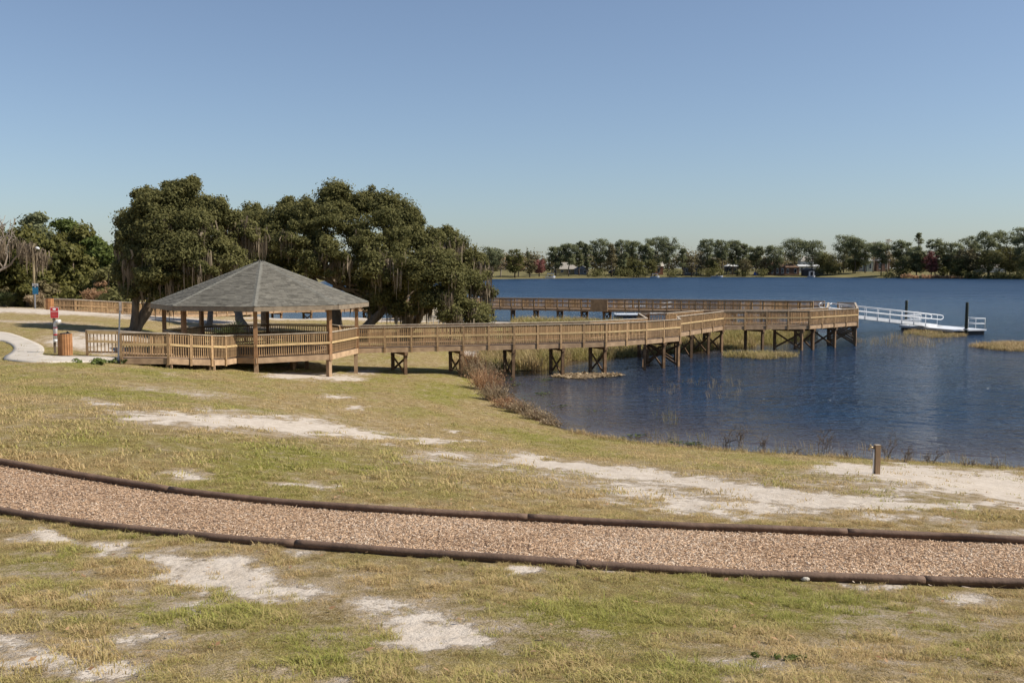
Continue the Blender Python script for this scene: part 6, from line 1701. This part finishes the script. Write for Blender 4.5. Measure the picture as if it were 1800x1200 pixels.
# leafless twig shrubs at the near waterline
def twig_shrub(px, py, h_, w, seed, label, lvl=3, brn=5):
    b_ = onland(px, py, 12); hh = h_ * b_.y / F; ww = w * b_.y / F
    root = thing('bare_shrub', b_, label, 'shrub', 'leafless shrubs along the near shore'); r = np.random.default_rng(seed)
    m1 = MB(); m2 = MB(); sd_ = [seed]
    def g(p, d, L_, rad, k, mb):
        q = p + d * L_; limb(mb, p, q, rad, rad * .6, .1, 3, 4, sd_[0]); sd_[0] += 1
        if k <= 0: return
        for _ in range(3):
            nd = (d * .8 + Vector((r.normal() * .6, r.normal() * .4, r.normal() * .35 + .12))).normalized(); g(p.lerp(q, r.uniform(.3, 1)), nd, L_ * r.uniform(.4, .7), rad * .6, k - 1, m2)
    for _ in range(brn):
        d = Vector((r.normal() * ww / hh * .5, r.normal() * .2, 1)).normalized(); g(b_ + Vector((r.normal() * ww * .12, r.normal() * .05, -.05)), d, hh * r.uniform(.5, .85), .011, lvl, m1)
    m1.build('stems', 'twig', root); m2.build('twigs', 'twig', root)
TS = [(1274, 787, 36, 26, 'leafless shrub with two layered tops, first along the near shore'), (1300, 788, 48, 20, 'tallest thin leafless shrub near the first one'), (1340, 792, 30, 34, 'low spreading tangle of bare twigs right of the thin shrub'), (1445, 800, 50, 34, 'upright bare shrub with fine side twigs at mid shore'),
      (1490, 806, 20, 28, 'small bare twig clump left of the tap post'), (1562, 808, 44, 26, 'bare forked sapling behind the tap post'), (1590, 812, 30, 24, 'twiggy shrub right of the forked sapling'), (1640, 815, 24, 30, 'low dry twig tangle right of the tap post'), (1705, 820, 18, 28, 'small twig clump toward the right shore'), (1750, 823, 18, 34, 'last bare twig clump at the right end of the near shore'), (1400, 798, 18, 24, 'tiny bare clump left of the upright bare shrub')]
for i, (px, py, h_, w, lab) in enumerate(TS):
    twig_shrub(px, py, h_, w, 800 + 13 * i, lab, 3, 5)

# weeds
for i, (px, py, s_, n, lab) in enumerate(((160, 638, .55, 60, 'low green weeds at the edge of the concrete footpath'), (192, 637, .45, 40, 'green weed tuft at the foot of the leaning signpost'), (1395, 1160, .07, 40, 'leafy green weed patch in the near grass at lower right')  )):
    b_ = onland(px, py); root = thing('weed_patch', b_, lab, 'weeds'); r = np.random.default_rng(950 + i)
    C = np.array([(b_.x + r.normal() * s_, b_.y + r.normal() * s_ * .5, b_.z + s_ * .12) for _ in range(8)]); R = np.full((8, 3), s_ * .3); R[:, 2] *= .6
    build_crown(root, 'leaves', C, R, n * 4, s_ * .16, 'bright_leaf', 960 + i)
    mb = MB()
    for k in range(5):
        limb(mb, b_ - U * .02, b_.lerp(Vector(C[k]), .6), .003, .002, .1, 3, 4, 970 + k)
    mb.build('stems', 'twig', root)

# dead leaves lying in the near grass
V = []; Q = []; T = []; r = np.random.default_rng(44)
for _ in range(260):
    y_ = r.uniform(4.2, 14); x_ = r.uniform(-.55, .55) * y_; z_ = tz(x_, y_) + r.uniform(.012, .03); a_ = r.uniform(0, 6.283); s = r.uniform(.012, .032); c, sn = math.cos(a_) * s, math.sin(a_) * s; n0 = len(V)
    V += [(x_ - c, y_ - sn, z_), (x_ + sn * .5, y_ - c * .5, z_ + s * .5 * r.uniform(-.3, 1)), (x_ + c, y_ + sn, z_ + s * .5), (x_ - sn * .5, y_ + c * .5, z_ + s * .4)]; Q.append((n0, n0 + 1, n0 + 2, n0 + 3)); T.append(r.uniform())
o = mesh_obj('leaf_litter', np_mesh('leaf_litter', V, Q, None, 'brown_leaf', {'tint': ('FACE', T)})); tag(o, 'scattered dead brown leaves in the near grass', 'dead leaves', None, 'stuff')
